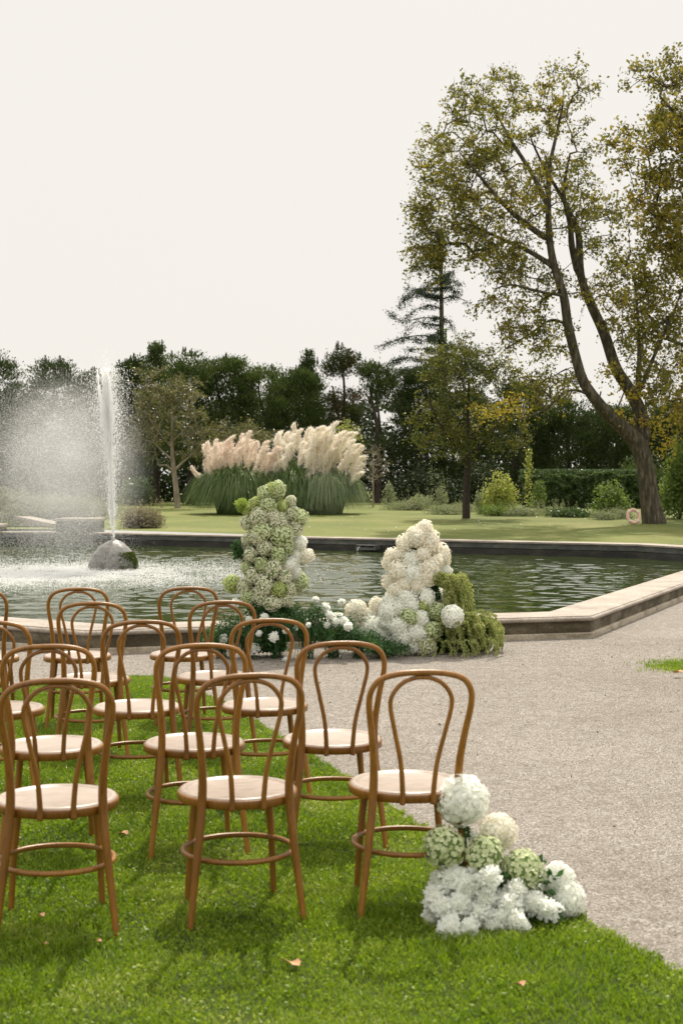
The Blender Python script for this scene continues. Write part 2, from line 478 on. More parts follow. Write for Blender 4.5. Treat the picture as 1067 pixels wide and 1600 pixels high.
# water: a real rippled sheet, liveliest round the fountain
rwv = rs(90); dx_, dy_ = .055, .036
gx = np.arange(-16.6, 8.4, dx_); gy = np.arange(12.8, 39.6, dy_); X, Y = np.meshgrid(gx, gy, indexing='ij')
dist = np.hypot(X - ROCKX, Y - ROCKY); calm = np.clip((dist - 1.8) / 10.0, 0, 1); amp = .15 * (1 - calm) ** 1.4 + .013
Z = np.zeros_like(X)
for k in range(54):
    wl = rwv.uniform(.13, .55) if k < 44 else rwv.uniform(.55, 1.3); th = PI / 2 + rwv.normal() * .8; kk = 2 * PI / wl
    loc = .5 + .5 * np.sin(X * rwv.uniform(.2, .7) + Y * rwv.uniform(.2, .7) + rwv.uniform(0, 6))
    Z += (1 / kk) * np.sin(kk * (X * math.cos(th) + Y * math.sin(th)) + rwv.uniform(0, 6) + 1.6 * np.sin(X * 1.3 + k) + 1.2 * np.sin(Y * 1.7 + X * .6 + k * 2)) * loc
Z *= amp / math.sqrt(54 * .5 * .375)
for k in range(6):
    wl = rwv.uniform(.35, .8); Z += .012 * np.exp(-dist / 6) * wl / 2 * np.sin(2 * PI * dist / wl + k)
nx_, ny_ = X.shape
P = np.column_stack([X.ravel(), Y.ravel(), (Z - .09).ravel()]); ii, jj = np.meshgrid(np.arange(nx_ - 1), np.arange(ny_ - 1), indexing='ij')
q0 = (ii * ny_ + jj).ravel(); quads = np.column_stack([q0, q0 + ny_, q0 + ny_ + 1, q0 + 1])


def inside(P, x, y):
    c = np.zeros(len(x), bool); n = len(P)
    for i in range(n):
        x0, y0 = P[i]; x1, y1 = P[(i + 1) % n]
        if y0 == y1: continue
        c ^= ((y0 > y) != (y1 > y)) & (x < (x1 - x0) * (y - y0) / (y1 - y0) + x0)
    return c


wp = offset_poly(POOL, .36); ok = inside(wp, P[quads].mean(1)[:, 0], P[quads].mean(1)[:, 1])
mb = MB(); mb.add(P, quads[ok], 0, True)
tag(mb.build('water', M['water']), 'dark green rippled pool water reflecting the trees', 'water', kind='structure')

# pool wall: outer face, plinth, coping slab, inner face
pw = empty('pool_wall', (0, 0, 0), 0, 'low stone wall with pale rounded coping running round the pool', 'pool wall')
mb = MB(); sweep_poly(mb, POOL, [(.035, .175), (.035, .05)], 0); mb.build('outer_face', M['wallstone'], pw)
mb = MB(); sweep_poly(mb, POOL, [(.05, .056), (.012, .052), (.004, .044), (.0, -.3)], 0); mb.build('plinth', M['plinth'], pw)
mb = MB(); sweep_poly(mb, POOL, [(.05, .163), (.02, .165), (.003, .171), (-.006, .183), (-.006, .196), (.002, .206), (.018, .209), (.022, .218), (.035, .222), (.50, .222), (.515, .214), (.515, .18), (.47, .174)], 0)
mb.build('coping', M['coping'], pw)
mb = MB(); sweep_poly(mb, POOL, [(.48, .177), (.48, .06)], 0); mb.build('inner_face', M['wetstone'], pw)
mb = MB(); sweep_poly(mb, POOL, [(.479, .062), (.472, .045), (.472, -.5)], 0); mb.build('waterline_band', M['darkwet'], pw)
# joints cut as thin dark strips proud of the near outer face
mb = MB(); rj = rs(3)
for i in (9, 0, 1, 2):
    a, b = POOL[i], POOL[(i + 1) % len(POOL)]; L = np.linalg.norm(b - a); u = (b - a) / L; nrm = np.array([u[1], -u[0]])
    t = rj.uniform(.3, .6)
    while t < L - .2:
        p = a + u * t - nrm * .034; q = p + u * .007
        mb.add([(*p, .165), (*p, .057), (*q, .057), (*q, .165)], [(0, 1, 2, 3)])
        t += rj.uniform(.42, .75) if i == 1 else rj.uniform(.9, 1.5)
mb.build('mortar_joint', M['darkwet'], pw)['kind'] = 'stuff'

# overflow on the far wall, pedestals, weir and upper channel at the left
def stone_block(name, cx, cy, w, d, z0, z1, rot, label, cat):
    t = empty(name, (cx, cy, 0), rot, label, cat)
    mb = MB(); box(mb, -w / 2, w / 2, -d / 2, d / 2, z0, z1 - .09); mb.build('block', M['wetstone'], t)
    mb = MB(); s = .03
    pr = [(w / 2, z1 - .088), (w / 2 + s, z1 - .08), (w / 2 + s, z1 - .02), (w / 2 + s * .5, z1), (0.001, z1 + .012)]
    V = []; f = []
    for r_, z in pr:
        dd = r_ - w / 2 + d / 2 if r_ > .01 else .001
        V += [(-r_, -dd, z), (r_, -dd, z), (r_, dd, z), (-r_, dd, z)]
    for k in range(len(pr) - 1):
        for i in range(4):
            j = (i + 1) % 4; f.append((k * 4 + i, k * 4 + j, k * 4 + 4 + j, k * 4 + 4 + i))
    f.append((16, 17, 18, 19)); mb.add(V, f); mb.build('cap', M['coping'], t)
    return t


stone_block('pedestal', -7.1, 38.7, 1.1, .9, -.4, .60, -.1, 'broad stone pedestal on the pool edge left of the fountain rock', 'pedestal')
stone_block('pedestal', -9.75, 39.1, .9, .9, -.4, .43, 0, 'stone pedestal at the far left end of the pool edge', 'pedestal')
uc = empty('channel_wall', (0, 0, 0), 0, 'long slanting stone kerb of the upper channel behind the spray', 'channel wall')
a = np.array([-7.6, 39.6]); b = np.array([-17.0, 63.0]); u = (b - a) / np.linalg.norm(b - a); n = np.array([-u[1], u[0]])
def strip(o0, o1, z0, z1, m, nm):
    mb = MB(); V = []
    for P0, zz in ((a, 0), (b, .34)):
        for o, z in ((o0, z0), (o1, z0), (o1, z1), (o0, z1)):
            q = P0 + n * o; V.append((q[0], q[1], z + zz))
    mb.add(V, [(0, 1, 2, 3), (7, 6, 5, 4), (0, 4, 5, 1), (1, 5, 6, 2), (2, 6, 7, 3), (3, 7, 4, 0)])
    mb.build(nm, M[m], uc)
mb = MB(); Q = [(-8.0, 40.2), (-17.0, 62), (-26, 62), (-26, 40.2)]; mb.add([(x, y, gz(y) + .03) for x, y in Q], [(0, 1, 2, 3)])
tag(mb.build('channel_water', M['water']), 'shallow dark water of the upper channel', 'water', kind='structure')
strip(0, .45, .30, .42, 'coping', 'coping'); strip(.04, .40, -.3, .298, 'wetstone', 'wall_face')
ofl = empty('overflow_spout', at(574, 856, 33.9), -.51, 'small dark overflow box with white trickle on the far pool wall', 'spout')
mb = MB(); box(mb, -.26, .26, -.10, .2, -.05, .0); box(mb, -.26, -.22, -.10, .2, 0, .05); box(mb, .22, .26, -.10, .2, 0, .05); box(mb, -.27, .27, -.11, .2, .05, .07); mb.build('box', M['wetstone'], ofl)
mb = MB(); tube(mb, smooth_path([(-.16, -.02, .02), (-.17, -.14, .01), (-.18, -.18, -.07)], 5), [.012] * 11, 6); tube(mb, [(-.16, -.05, .012), (.18, -.05, .012)], .010, 6); mb.build('trickle', M['jet'], ofl)

# ------------------------------------------------------------------ lawn with blades
edge_px = [(-160, 1105), (0, 1080), (110, 1064), (200, 1058), (262, 1060), (320, 1085), (399, 1129), (484, 1181), (540, 1215), (613, 1262), (661, 1296), (740, 1343), (820, 1390), (905, 1437), (1000, 1491), (1067, 1527), (1200, 1596), (1500, 1760)]
edge = np.array([on_ground(x, y, 0.01)[:2] for x, y in edge_px])
edge = smooth_path(np.column_stack([edge, np.zeros(len(edge))]), 6)[:, :2]
rj = rs(5)
edge = edge + rj.normal(size=edge.shape) * .012
lawn_poly = np.vstack([edge, [(3.2, 1.0), (-6, 1.0), (-6, edge[0, 1])]])
mb = MB()
mb.add(np.column_stack([lawn_poly, np.full(len(lawn_poly), .020)]), [list(range(len(lawn_poly)))][::1])
tag(mb.build('near_lawn', M['lawn']), 'green lawn under the chairs', 'ground', kind='structure')


def inside(P, x, y):
    c = np.zeros(len(x), bool); n = len(P)
    for i in range(n):
        x0, y0 = P[i]; x1, y1 = P[(i + 1) % n]
        if y0 == y1: continue
        c ^= ((y0 > y) != (y1 > y)) & (x < (x1 - x0) * (y - y0) / (y1 - y0) + x0)
    return c


def vnoise(x, y, s, seed):
    """smooth value noise for blade height and density"""
    g = rs(seed).rand(64, 64); u = x * s; v = y * s
    i = np.floor(u).astype(int); j = np.floor(v).astype(int); fu = u - i; fv = v - j
    fu = fu * fu * (3 - 2 * fu); fv = fv * fv * (3 - 2 * fv)
    G_ = lambda a, b: g[a % 64, b % 64]
    return (G_(i, j) * (1 - fu) + G_(i + 1, j) * fu) * (1 - fv) + (G_(i, j + 1) * (1 - fu) + G_(i + 1, j + 1) * fu) * fv


def blades(mb, x, y, h, w, rng, seg2=True, z0=.018):
    n = len(x); th = rng.uniform(0, 2 * PI, n); ph = rng.uniform(0, 2 * PI, n); lean = rng.uniform(.15, 1.1, n)
    wx = np.cos(th) * w; wy = np.sin(th) * w; lx = np.cos(ph) * lean * h; ly = np.sin(ph) * lean * h
    z = np.zeros(n) + z0
    if seg2:
        V = np.stack([np.stack([x - wx, y - wy, z], -1), np.stack([x + wx, y + wy, z], -1),
                      np.stack([x + wx * .8 + lx * .35, y + wy * .8 + ly * .35, z + h * .6], -1), np.stack([x - wx * .8 + lx * .35, y - wy * .8 + ly * .35, z + h * .6], -1),
                      np.stack([x + lx, y + ly, z + h * .92], -1)], 1)
        k = np.arange(n)[:, None] * 5; base = mb.n
        mb.add(V.reshape(-1, 3), k + np.array([[0, 1, 2, 3]]))
        mb.f.append((base + k + np.array([[3, 2, 4]]), 0, False))
    else:
        V = np.stack([np.stack([x - wx, y - wy, z], -1), np.stack([x + wx, y + wy, z], -1), np.stack([x + lx, y + ly, z + h * .9], -1)], 1)
        mb.add(V.reshape(-1, 3), np.arange(n)[:, None] * 3 + np.array([[0, 1, 2]]))


rg = rs(11); mb = MB()
for (y0, y1, dens, w, s2) in ((3.6, 5.6, 17000, .0021, True), (5.6, 7.8, 12500, .0024, True), (7.8, 12.2, 8500, .0030, False)):
    xa, xb = -.27 * y1 - .15, .27 * y1 + .15
    n = int(dens * (xb - xa) * (y1 - y0))
    x = rg.uniform(xa, xb, n); y = rg.uniform(y0, y1, n)
    k = (np.abs(x) < .265 * y + .25) & inside(lawn_poly + 0, x, y)
    x, y = x[k], y[k]
    d = vnoise(x + 40, y + 40, 6, 1) * .6 + vnoise(x + 40, y + 40, 19, 2) * .4
    k = rg.rand(len(x)) < .35 + d * .9
    x, y, d = x[k], y[k], d[k]
    h = (.012 + .020 * d + .022 * np.clip(vnoise(x + 20, y + 20, 2.2, 12) - .62, 0, 1) / .38) * rg.uniform(.6, 1.35, len(x))
    blades(mb, x, y, h, w * rg.uniform(.7, 1.3, len(x)), rg, s2)
# small round clover-like leaves mixed in
n = 130000; x = rg.uniform(-2.8, 2.8, n); y = rg.uniform(3.6, 10.5, n)
k = inside(lawn_poly, x, y) & (np.abs(x) < .265 * y + .2) & (vnoise(x + 9, y + 9, 3.2, 7) > .22)
x, y = x[k], y[k]
leafs(mb, np.column_stack([x, y, rg.uniform(.026, .046, len(x))]), rg.uniform(.007, .017, len(x)), .8, rg, axis=np.array([0, 0, 0]), axis_mix=0)
tag(mb.build('grass', M['grass']), 'short green lawn grass with clover around the chair legs', 'grass', kind='stuff')
# ragged grass patch on the gravel at the right
mb = MB(); n = 9000
pc = on_ground(1100, 1043, 0)
x = pc[0] + rg.normal(size=n) * .20; y = pc[1] + rg.normal(size=n) * .17
k = vnoise(x + 5, y + 5, 9, 3) > .30; x, y = x[k], y[k]
blades(mb, x, y, rg.uniform(.015, .035, len(x)), np.full(len(x), .003), rg, True, .003)
tag(mb.build('grass_patch', M['grass']), 'small grass patch on the gravel at the right edge', 'grass patch', kind='stuff')

# loose stones on the gravel
n = 70000; x = rg.uniform(-3, 3.6, n); y = 5 + (rg.rand(n) ** .8) * 9
k = ~inside(lawn_poly, x, y) & (np.abs(x) < .27 * y + .1) & ~inside(offset_poly(POOL, -.02), x, y); x, y = x[k], y[k]; n = len(x)
s = rg.uniform(.0015, .0038, n) * (1 + (y - 5) * .06); C = np.column_stack([x, y, s * .3])
O = np.array([(1, 0, 0), (0, 1, 0), (-1, 0, 0), (0, -1, 0), (0, 0, .8)])
V = C[:, None] + O[None] * s[:, None, None] * rg.uniform(.6, 1.4, (n, 5, 1))
mb = MB(); k5 = np.arange(n)[:, None, None] * 5
mb.add(V.reshape(-1, 3), (k5 + np.array([(0, 1, 4), (1, 2, 4), (2, 3, 4), (3, 0, 4)])[None]).reshape(-1, 3))
M['stones'] = leaf_mat('loose_stones', [(.19, .155, .125), (.29, .25, .21), (.38, .335, .29), (.58, .54, .49)], 0, .8, .3, 3, 1, .2)
tag(mb.build('gravel', M['stones']), 'loose small stones lying on the gravel court', 'gravel', kind='stuff')

n = 260; x = rg.uniform(-2.5, 3.4, n); y = 5.5 + rg.rand(n) * 8
k = ~inside(lawn_poly, x, y) & ~inside(offset_poly(POOL, -.05), x, y); x, y = x[k], y[k]
mb = MB(); leafs(mb, np.column_stack([x, y, np.full(len(x), .008)]), rg.uniform(.008, .030, len(x)), .45, rg, fold=.05)
tag(mb.build('leaf_litter', leaf_mat('litter', [(.07, .045, .025), (.16, .10, .05), (.26, .19, .09), (.10, .13, .04)], .1, .8, .2)), 'tiny dry leaf scraps and twigs scattered over the gravel', 'litter', kind='stuff')

# ------------------------------------------------------------------ chairs
def make_chair():
    t = empty('bentwood_chair', (0, 0, 0), 0, 'x', 'chair', 'bentwood chairs in rows on the lawn')
    mb = MB()
    lathe(mb, [(.0005, .446), (.170, .446), (.176, .4475), (.181, .452), (.190, .4535), (.199, .451), (.204, .444), (.2055, .434), (.204, .422), (.197, .416), (.18, .415), (.0005, .415)], 56)
    o = mb.build('seat', [M['seatwood']], t)
    mb = MB(); lathe(mb, [(.2035, .4465), (.2075, .4445), (.2085, .440), (.2085, .419), (.2052, .4165)], 56); mb.build('seat_band', M['wood'], t)
    half = [(.197, -.20, 0), (.180, -.188, .15), (.160, -.178, .32), (.149, -.170, .45), (.150, -.182, .55), (.162, -.208, .66), (.176, -.234, .755), (.172, -.250, .812), (.142, -.262, .853), (.08, -.268, .872)]
    rr = [.011, .0125, .0145, .0155, .0140, .0120, .0112, .0107, .0105, .0105]
    P = half + [(0, -.27, .877)] + [(-x, y, z) for x, y, z in half[::-1]]
    rad = rr + [.0105] + rr[::-1]
    Ps = smooth_path(P, 6); Rs = np.interp(np.linspace(0, len(rad) - 1, len(Ps)), np.arange(len(rad)), rad)
    mb = MB(); tube(mb, Ps, Rs, 12, ref=(0, 1, .15)); mb.build('back_frame', M['wood'], t)
    half = [(.054, -.207, .415), (.054, -.209, .46), (.063, -.220, .56), (.086, -.235, .665), (.105, -.248, .755), (.100, -.256, .800), (.070, -.262, .838), (.034, -.266, .8555)]
    rr = [.0105, .0095, .0085, .008, .008, .008, .008, .008]
    P = half + [(0, -.267, .8595)] + [(-x, y, z) for x, y, z in half[::-1]]; rad = rr + [.008] + rr[::-1]
    Ps = smooth_path(P, 6); Rs = np.interp(np.linspace(0, len(rad) - 1, len(Ps)), np.arange(len(rad)), rad)
    mb = MB(); tube(mb, Ps, Rs, 10, ref=(0, 1, .15)); mb.build('inner_hoop', M['wood'], t)
    for s in (-1, 1):
        Ps = smooth_path([(s * .128, .112, .42), (s * .138, .120, .33), (s * .148, .128, .2), (s * .158, .142, .0)], 5)
        mb = MB(); tube(mb, Ps, np.linspace(.0155, .0105, len(Ps)), 12); mb.build('front_leg', M['wood'], t)
    th = np.arange(48) * 2 * PI / 48
    mb = MB(); tube(mb, np.column_stack([.192 * np.cos(th), -.02 + .192 * np.sin(th), np.full(48, .24)]), .0095, 10, ref=(0, 0, 1), closed=True); mb.build('foot_ring', M['wood'], t)
    return t


chairs = {
    'A1': (634, 1220.5), 'A2': (519, 1152), 'A3': (415, 1099), 'A4': (336, 1054.7), 'A5': (286.4, 1020),
    'B1': (371, 1230), 'B2': (303.6, 1157.8), 'B3': (214.8, 1102), 'B4': (143.4, 1058), 'B5': (122, 1022.5),
    'C1': (88.4, 1244), 'C2': (82, 1162), 'C3': (1.6, 1105), 'C4': (-52, 1061), 'C5': (-24, 1025)}
labels = {
    'A1': 'aisle chair of the nearest row, beside the white ground flowers',
    'A2': 'aisle chair of the second row, overlapping lawn edge and gravel',
    'A3': 'aisle chair of the third row, standing half on lawn and before gravel',
    'A4': 'aisle chair of the fourth row, second closest to the pool',
    'A5': 'aisle chair of the front row, closest to the pool wall and fern base',
    'B1': 'middle chair of the nearest row, its whole foot ring visible',
    'B2': 'middle chair of the second row, just left of the nearest middle chair',
    'B3': 'middle chair of the third row with clear seat and lawn beneath',
    'B4': 'middle chair of the fourth row, overlapping the front row one',
    'B5': 'middle chair of the front row before the fountain and pool wall',
    'C1': 'left chair of the nearest row, cut by the left picture edge',
    'C2': 'left chair of the second row, seen through the nearest left back',
    'C3': 'left chair of the third row, only its right half in the picture',
    'C4': 'left chair of the fourth row, barely showing at the left picture edge',
    'C5': 'left chair of the front row, half cut off before the pool wall'}
yaws = dict(A1=8, A2=8.5, A3=8.5, A4=15, A5=14, B1=14, B2=12, B3=13, B4=10, B5=12, C1=11, C2=9, C3=4, C4=6, C5=3)
c0 = make_chair(); rj = rs(8)
for i, (k, (px, py)) in enumerate(chairs.items()):
    c = c0 if i == 0 else copy_tree(c0)
    p = on_ground(px, py, .45)
    c.location = (p[0], p[1], 0); c.rotation_euler = (R(rj.uniform(-.4, .4)), R(rj.uniform(-.4, .4)), R(yaws[k]))
    c['label'] = 'brown bentwood ' + labels[k]

# ------------------------------------------------------------------ flowers
def hydrangea(name, mat, core, seed, n=250, pet=.125, rough=.10):
    """unit-radius mop head of four-petalled florets"""
    rng = rs(seed); mb = MB(); ball(mb, (0, 0, 0), .80, 16, 10, 0, rng, .05)
    D = sphere_pts(n, rng, .45); lump = 1 + rough * (np.sin(D[:, 0] * 5 + seed) * np.cos(D[:, 2] * 4 + seed) + .6 * np.sin(D[:, 1] * 9 + seed) * np.cos(D[:, 0] * 8))
    C = D * (.93 * lump + rng.uniform(-.05, .05, n))[:, None]
    Nn = unit(D + rng.normal(size=(n, 3)) * .28)
    A = unit(np.cross(Nn, rng.normal(size=(n, 3)))); B = np.cross(Nn, A)
    V = []
    for q in range(4):
        a = q * PI / 2; d = A * math.cos(a) + B * math.sin(a); e = -A * math.sin(a) + B * math.cos(a)
        s = pet * rng.uniform(.8, 1.2, (n, 1)); up = rng.uniform(.15, .5, (n, 1))
        V.append(np.stack([C, C + (d * .62 - e * .55) * s + Nn * s * up * .5, C + d * s + Nn * s * up * .25, C + (d * .62 + e * .55) * s + Nn * s * up * .5], 1))
    V = np.concatenate(V)
    mb.add(V.reshape(-1, 3), np.arange(len(V) * 4).reshape(-1, 4), 1)
    return mb.mesh(name, [core, mat])


def carnation(name, mat, core, seed, n=190):
    rng = rs(seed); mb = MB(); ball(mb, (0, 0, -.05), .62, 10, 7, 0, rng, .05)
    D = sphere_pts(n, rng, .8); C = D * rng.uniform(.40, .80, (n, 1)) * (1 + .13 * np.sin(D[:, :1] * 5 + seed) * np.cos(D[:, 2:] * 4 + D[:, 1:2] * 3))
    T = unit(np.cross(D, rng.normal(size=(n, 3)))); Bn = np.cross(D, T)
    w = rng.uniform(.14, .32, (n, 1)); h = rng.uniform(.14, .36, (n, 1))
    wav = rng.uniform(-.1, .1, (n, 3))
    P = [C - D * .1, C + T * w * .8 + D * h * .55 + Bn * wav[:, :1], C + T * w * .35 + D * h * 1.05 - Bn * .06, C + D * h * .86 + Bn * wav[:, 1:2], C - T * w * .35 + D * h * 1.05 + Bn * .06, C - T * w * .8 + D * h * .55 + Bn * wav[:, 2:]]
    V = np.stack(P, 1); k = np.arange(n)[:, None] * 6
    mb.add(V.reshape(-1, 3), np.concatenate([k + np.array([[0, 1, 2, 3]]), k + np.array([[0, 3, 4, 5]])]), 1)
    return mb.mesh(name, [core, mat])


HY = {}
for k, core in (('green', 'core_green'), ('lime', 'core_green'), ('pale', 'core_green'), ('white', 'core_white'), ('cream', 'core_white')):
    HY[k] = [hydrangea('hydrangea_bloom', M['hyd_' + k], M[core], 20 + j * 7 + len(k)) for j in range(3)]
HYN = {k: [hydrangea('hydrangea_bloom', M['hyd_' + k], M[core], 50 + j * 7 + len(k), n, pet, .07) for j in range(2)]
       for k, core, n, pet in (('green', 'core_green', 230, .135), ('white', 'core_white', 340, .125), ('cream', 'core_white', 380, .11))}
CA = [carnation('carnation', M['carn'], M['core_white'], 70 + j) for j in range(3)]
rf = rs(99)


def bloom(parent, me, P, r, name, sq=.17):
    s = [r * rf.uniform(1 - sq, 1 + sq) for _ in range(3)]
    return link(name, me, parent, Vector(P) - parent.location, rf.uniform(0, 2 * PI, 3), s)


def column(label, base_px, D, blooms, sc, off, Rcol, cat='flower column'):
    b = on_ground(base_px[0], base_px[1], 0); t = empty('flower_column', (b[0], b[1], 0), 0, label, cat)
    for (x, y, r, kind) in blooms:
        px, py = off[0] + x / sc, off[1] + y / sc
        rr = r / sc / F * D * 1.13
        p = at(px, py, D); dx = p[0] - b[0]
        R_ = Rcol(p[2])
        dep = D - math.sqrt(max(R_ ** 2 - dx ** 2, 0.0)) * .8 + rf.uniform(-.02, .02)
        p = at(px, py, dep)
        bloom(t, HY[kind][rf.randint(3)], p, rr * dep / D, 'hydrangea_bloom')
    return t


G1, L1, P1, W1, C1 = 'green', 'lime', 'pale', 'white', 'cream'
B1 = [(375, 150, 52, G1), (470, 128, 64, G1), (430, 120, 50, L1), (300, 228, 52, L1), (400, 245, 70, G1), (505, 255, 48, L1), (565, 220, 48, P1), (570, 315, 60, P1), (640, 345, 62, G1), (238, 288, 42, L1), (330, 335, 70, P1), (240, 385, 62, P1),
      (465, 372, 72, P1), (350, 450, 82, G1), (495, 480, 80, G1), (600, 425, 64, P1), (250, 500, 55, P1), (370, 580, 66, P1), (470, 640, 70, G1), (262, 640, 66, P1), (635, 545, 56, W1), (700, 640, 58, C1), (600, 650, 60, W1), (560, 720, 62, W1), (350, 715, 62, G1), (436, 742, 68, P1),
      (230, 740, 46, G1), (275, 800, 62, P1), (628, 845, 70, G1), (480, 905, 68, L1), (370, 868, 68, P1), (600, 775, 50, W1), (215, 880, 62, P1), (240, 965, 54, G1), (565, 905, 52, P1), (430, 1010, 72, P1), (118, 862, 62, L1), (540, 565, 60, G1), (320, 500, 60, P1), (520, 810, 60, P1), (330, 950, 60, P1), (530, 985, 55, P1), (420, 330, 60, P1)]
D1 = 12.45
col1 = column('tall column of pale green hydrangea blooms rising from dark fern', (425, 1015), D1, B1, 5.0, (340, 740), lambda z: .25 if z < .7 else .25 - (z - .7) * .19)
cb = np.array(col1.location)
for k in range(26):   # the column is full all the way round
    z = rf.uniform(.25, 1.22); a_ = rf.uniform(.1, PI - .1); q = (.24 if z < .7 else .24 - (z - .7) * .2)
    bloom(col1, HY[[G1, P1, P1][rf.randint(3)]][rf.randint(3)], (cb[0] - .02 + math.cos(a_) * q * .8, D1 + math.sin(a_) * q * .8, z), .075, 'hydrangea_bloom')
mb = MB(); n = 2600; z = rf.uniform(.05, 1.25, n); a_ = rf.uniform(0, 2 * PI, n); q = np.where(z < .7, .19, .19 - (z - .7) * .22) * np.sqrt(rf.rand(n))
leafs(mb, np.column_stack([np.cos(a_) * q - .01, np.sin(a_) * q + (D1 - cb[1]), z]), .06, .5, rf)
mb.build('inner_foliage', M['fern'], col1)
def sprig(parent, px, py, D, rx, rz, n, mat, L, name, asp=.5):
    mb = MB(); c = at(px, py, D) - np.array(parent.location); p = unit(rf.normal(size=(n, 3))) * (rf.rand(n, 1) ** .4) * np.array([rx, rx, rz])
    k = 14; hub = p[rf.randint(0, n, k)] * .75; p = p * .55 + hub[rf.randint(0, k, n)] * .55
    leafs(mb, p + c, rf.uniform(.6, 1.3, n) * L, asp, rf)
    for h in hub: tube(mb, [c + np.array([rx * .8, 0, -rz * .6]), c + h], [.004, .0015], 4)
    return mb.build(name, M[mat], parent)
sprig(col1, 378, 788, D1, .085, .085, 420, 'euph', .026, 'lime_sprig')
sprig(col1, 372, 862, D1, .075, .13, 420, 'fern', .032, 'leafy_sprig')

# low fern mound with small white flowers
fb = on_ground(430, 1030, 0); fern = empty('fern_mound', (fb[0], fb[1] + .1, 0), 0, 'low mound of dark green fern dotted with small white flowers', 'ground flowers')
mb = MB(); fy = fb[1] + .1
for (px, w_, h_) in ((345, .16, .26), (385, .22, .36), (430, .26, .42), (480, .26, .44), (520, .24, .34), (560, .2, .22), (600, .2, .14)):
    cx = at(px, 1020, fy)[0] - fb[0]
    for k in range(58):
        th = rf.uniform(0, 2 * PI); le = rf.uniform(.5, 1.1); d = np.array([math.cos(th) * w_ * 1.1 * le, math.sin(th) * .24 * le, h_ * rf.uniform(.55, 1.05)])
        P = smooth_path([(cx + rf.normal() * .03, rf.normal() * .05, 0), (cx + d[0] * .4, d[1] * .4, d[2] * .75), (cx + d[0] * .8, d[1] * .8, d[2]), (cx + d[0] * 1.15, d[1] * 1.15, d[2] * .82)], 4)
        tube(mb, P, np.linspace(.003, .001, len(P)), 3, cap=False)
        Q = P[3:]; m_ = 34; idx = rf.randint(0, len(Q) - 1, m_); fr = rf.rand(m_, 1)
        C = Q[idx] * (1 - fr) + Q[idx + 1] * fr + rf.normal(size=(m_, 3)) * .018
        leafs(mb, C, rf.uniform(.02, .045, m_), .28, rf)
mb.build('foliage', M['fern'], fern)
wf = [(168, 452, 13), (220, 487, 16), (87, 478, 15), (190, 533, 15), (135, 540, 12), (265, 580, 12), (222, 602, 16), (155, 640, 18), (45, 608, 15), (370, 470, 13), (462, 477, 12), (405, 500, 17), (420, 525, 17), (440, 548, 15), (470, 548, 17), (265, 685, 12), (170, 590, 12), (300, 572, 10), (60, 640, 10), (345, 560, 10), (150, 655, 10), (410, 560, 12), (485, 565, 15)]
for (x, y, r) in wf:
    dd = fy - rf.uniform(.12, .3) if y > 500 else fy - rf.uniform(-.05, .12); p = at(330 + x / 2.27, 730 + y / 2.27, dd)
    f_ = bloom(fern, CA[rf.randint(3)], p, r / 2.27 / F * dd * 1.1, 'white_flower')
    mb = MB(); q = p - np.array(fern.location); tube(mb, smooth_path([q, q + [rf.normal() * .02, .02, -.12], [q[0] * .9, q[1] * .5 + .02, max(0, q[2] - .3)]], 4), .0022, 4); mb.build('stem', M['stem'], fern)

D2 = 12.85
B2 = [(545, 98, 50, C1), (500, 150, 58, C1), (572, 178, 62, C1), (430, 190, 58, C1), (355, 262, 52, C1), (345, 305, 46, C1), (642, 250, 56, C1), (470, 285, 62, W1), (655, 290, 40, C1), (535, 250, 50, C1), (400, 250, 50, C1), (480, 370, 62, W1), (575, 335, 66, C1), (658, 362, 44, W1), (400, 350, 54, C1), (345, 415, 46, C1), (560, 400, 52, C1), (430, 430, 58, C1), (505, 440, 50, C1), (380, 470, 50, C1), (610, 300, 50, C1),
      (445, 520, 54, W1), (350, 540, 54, W1), (400, 575, 56, W1), (470, 560, 50, W1), (330, 600, 50, W1), (557, 510, 56, W1), (612, 590, 52, 'green'), (588, 705, 62, 'green'), (455, 632, 54, 'green'), (552, 800, 54, 'pale'), (430, 810, 60, 'pale'), (390, 690, 62, W1), (490, 720, 62, W1), (420, 752, 56, W1), (325, 655, 54, W1), (250, 690, 62, W1), (295, 725, 54, W1), (325, 795, 54, W1), (220, 640, 48, W1), (200, 700, 50, W1),
      (140, 580, 60, C1), (140, 610, 58, C1), (265, 560, 46, C1), (268, 595, 48, C1), (380, 790, 50, W1), (250, 770, 48, W1), (480, 800, 50, W1), (520, 640, 46, W1), (40, 650, 42, W1), (15, 640, 34, W1), (90, 680, 46, W1), (540, 560, 40, 'lime')]
col2 = column('cone shaped mound of cream and white blooms with trailing green tassels', (652, 1012), D2, B2, 3.811, (520, 800), lambda z: .42 if z < .35 else max(.06, .34 - (z - .35) * .30))
cb = np.array(col2.location)
for k in range(30):
    z = rf.uniform(.08, 1.0); a_ = rf.uniform(.1, PI - .1); q = .34 - max(0, z - .35) * .33
    bloom(col2, HY[[C1, W1][rf.randint(2)]][rf.randint(3)], (cb[0] + math.cos(a_) * q * .8, D2 + math.sin(a_) * q * .8, z), .085, 'hydrangea_bloom')
bloom(col2, HYN['white'][0], at(520 + 712 / 3.811, 800 + 622 / 3.811, D2 - .42), 62 / 3.811 / F * D2 * .97, 'carnation_head')
mb = MB(); n = 2600; z = rf.uniform(.02, 1.1, n); a_ = rf.uniform(0, 2 * PI, n); q = (.30 - .22 * z) * np.sqrt(rf.rand(n))
leafs(mb, np.column_stack([np.cos(a_) * q, np.sin(a_) * q + (D2 - cb[1]), z]), .06, .5, rf)
leafs(mb, np.column_stack([rf.uniform(-.45, .0, 900), rf.uniform(-.1, .2, 900) + (D2 - cb[1]), rf.uniform(0, .16, 900)]), .06, .5, rf)
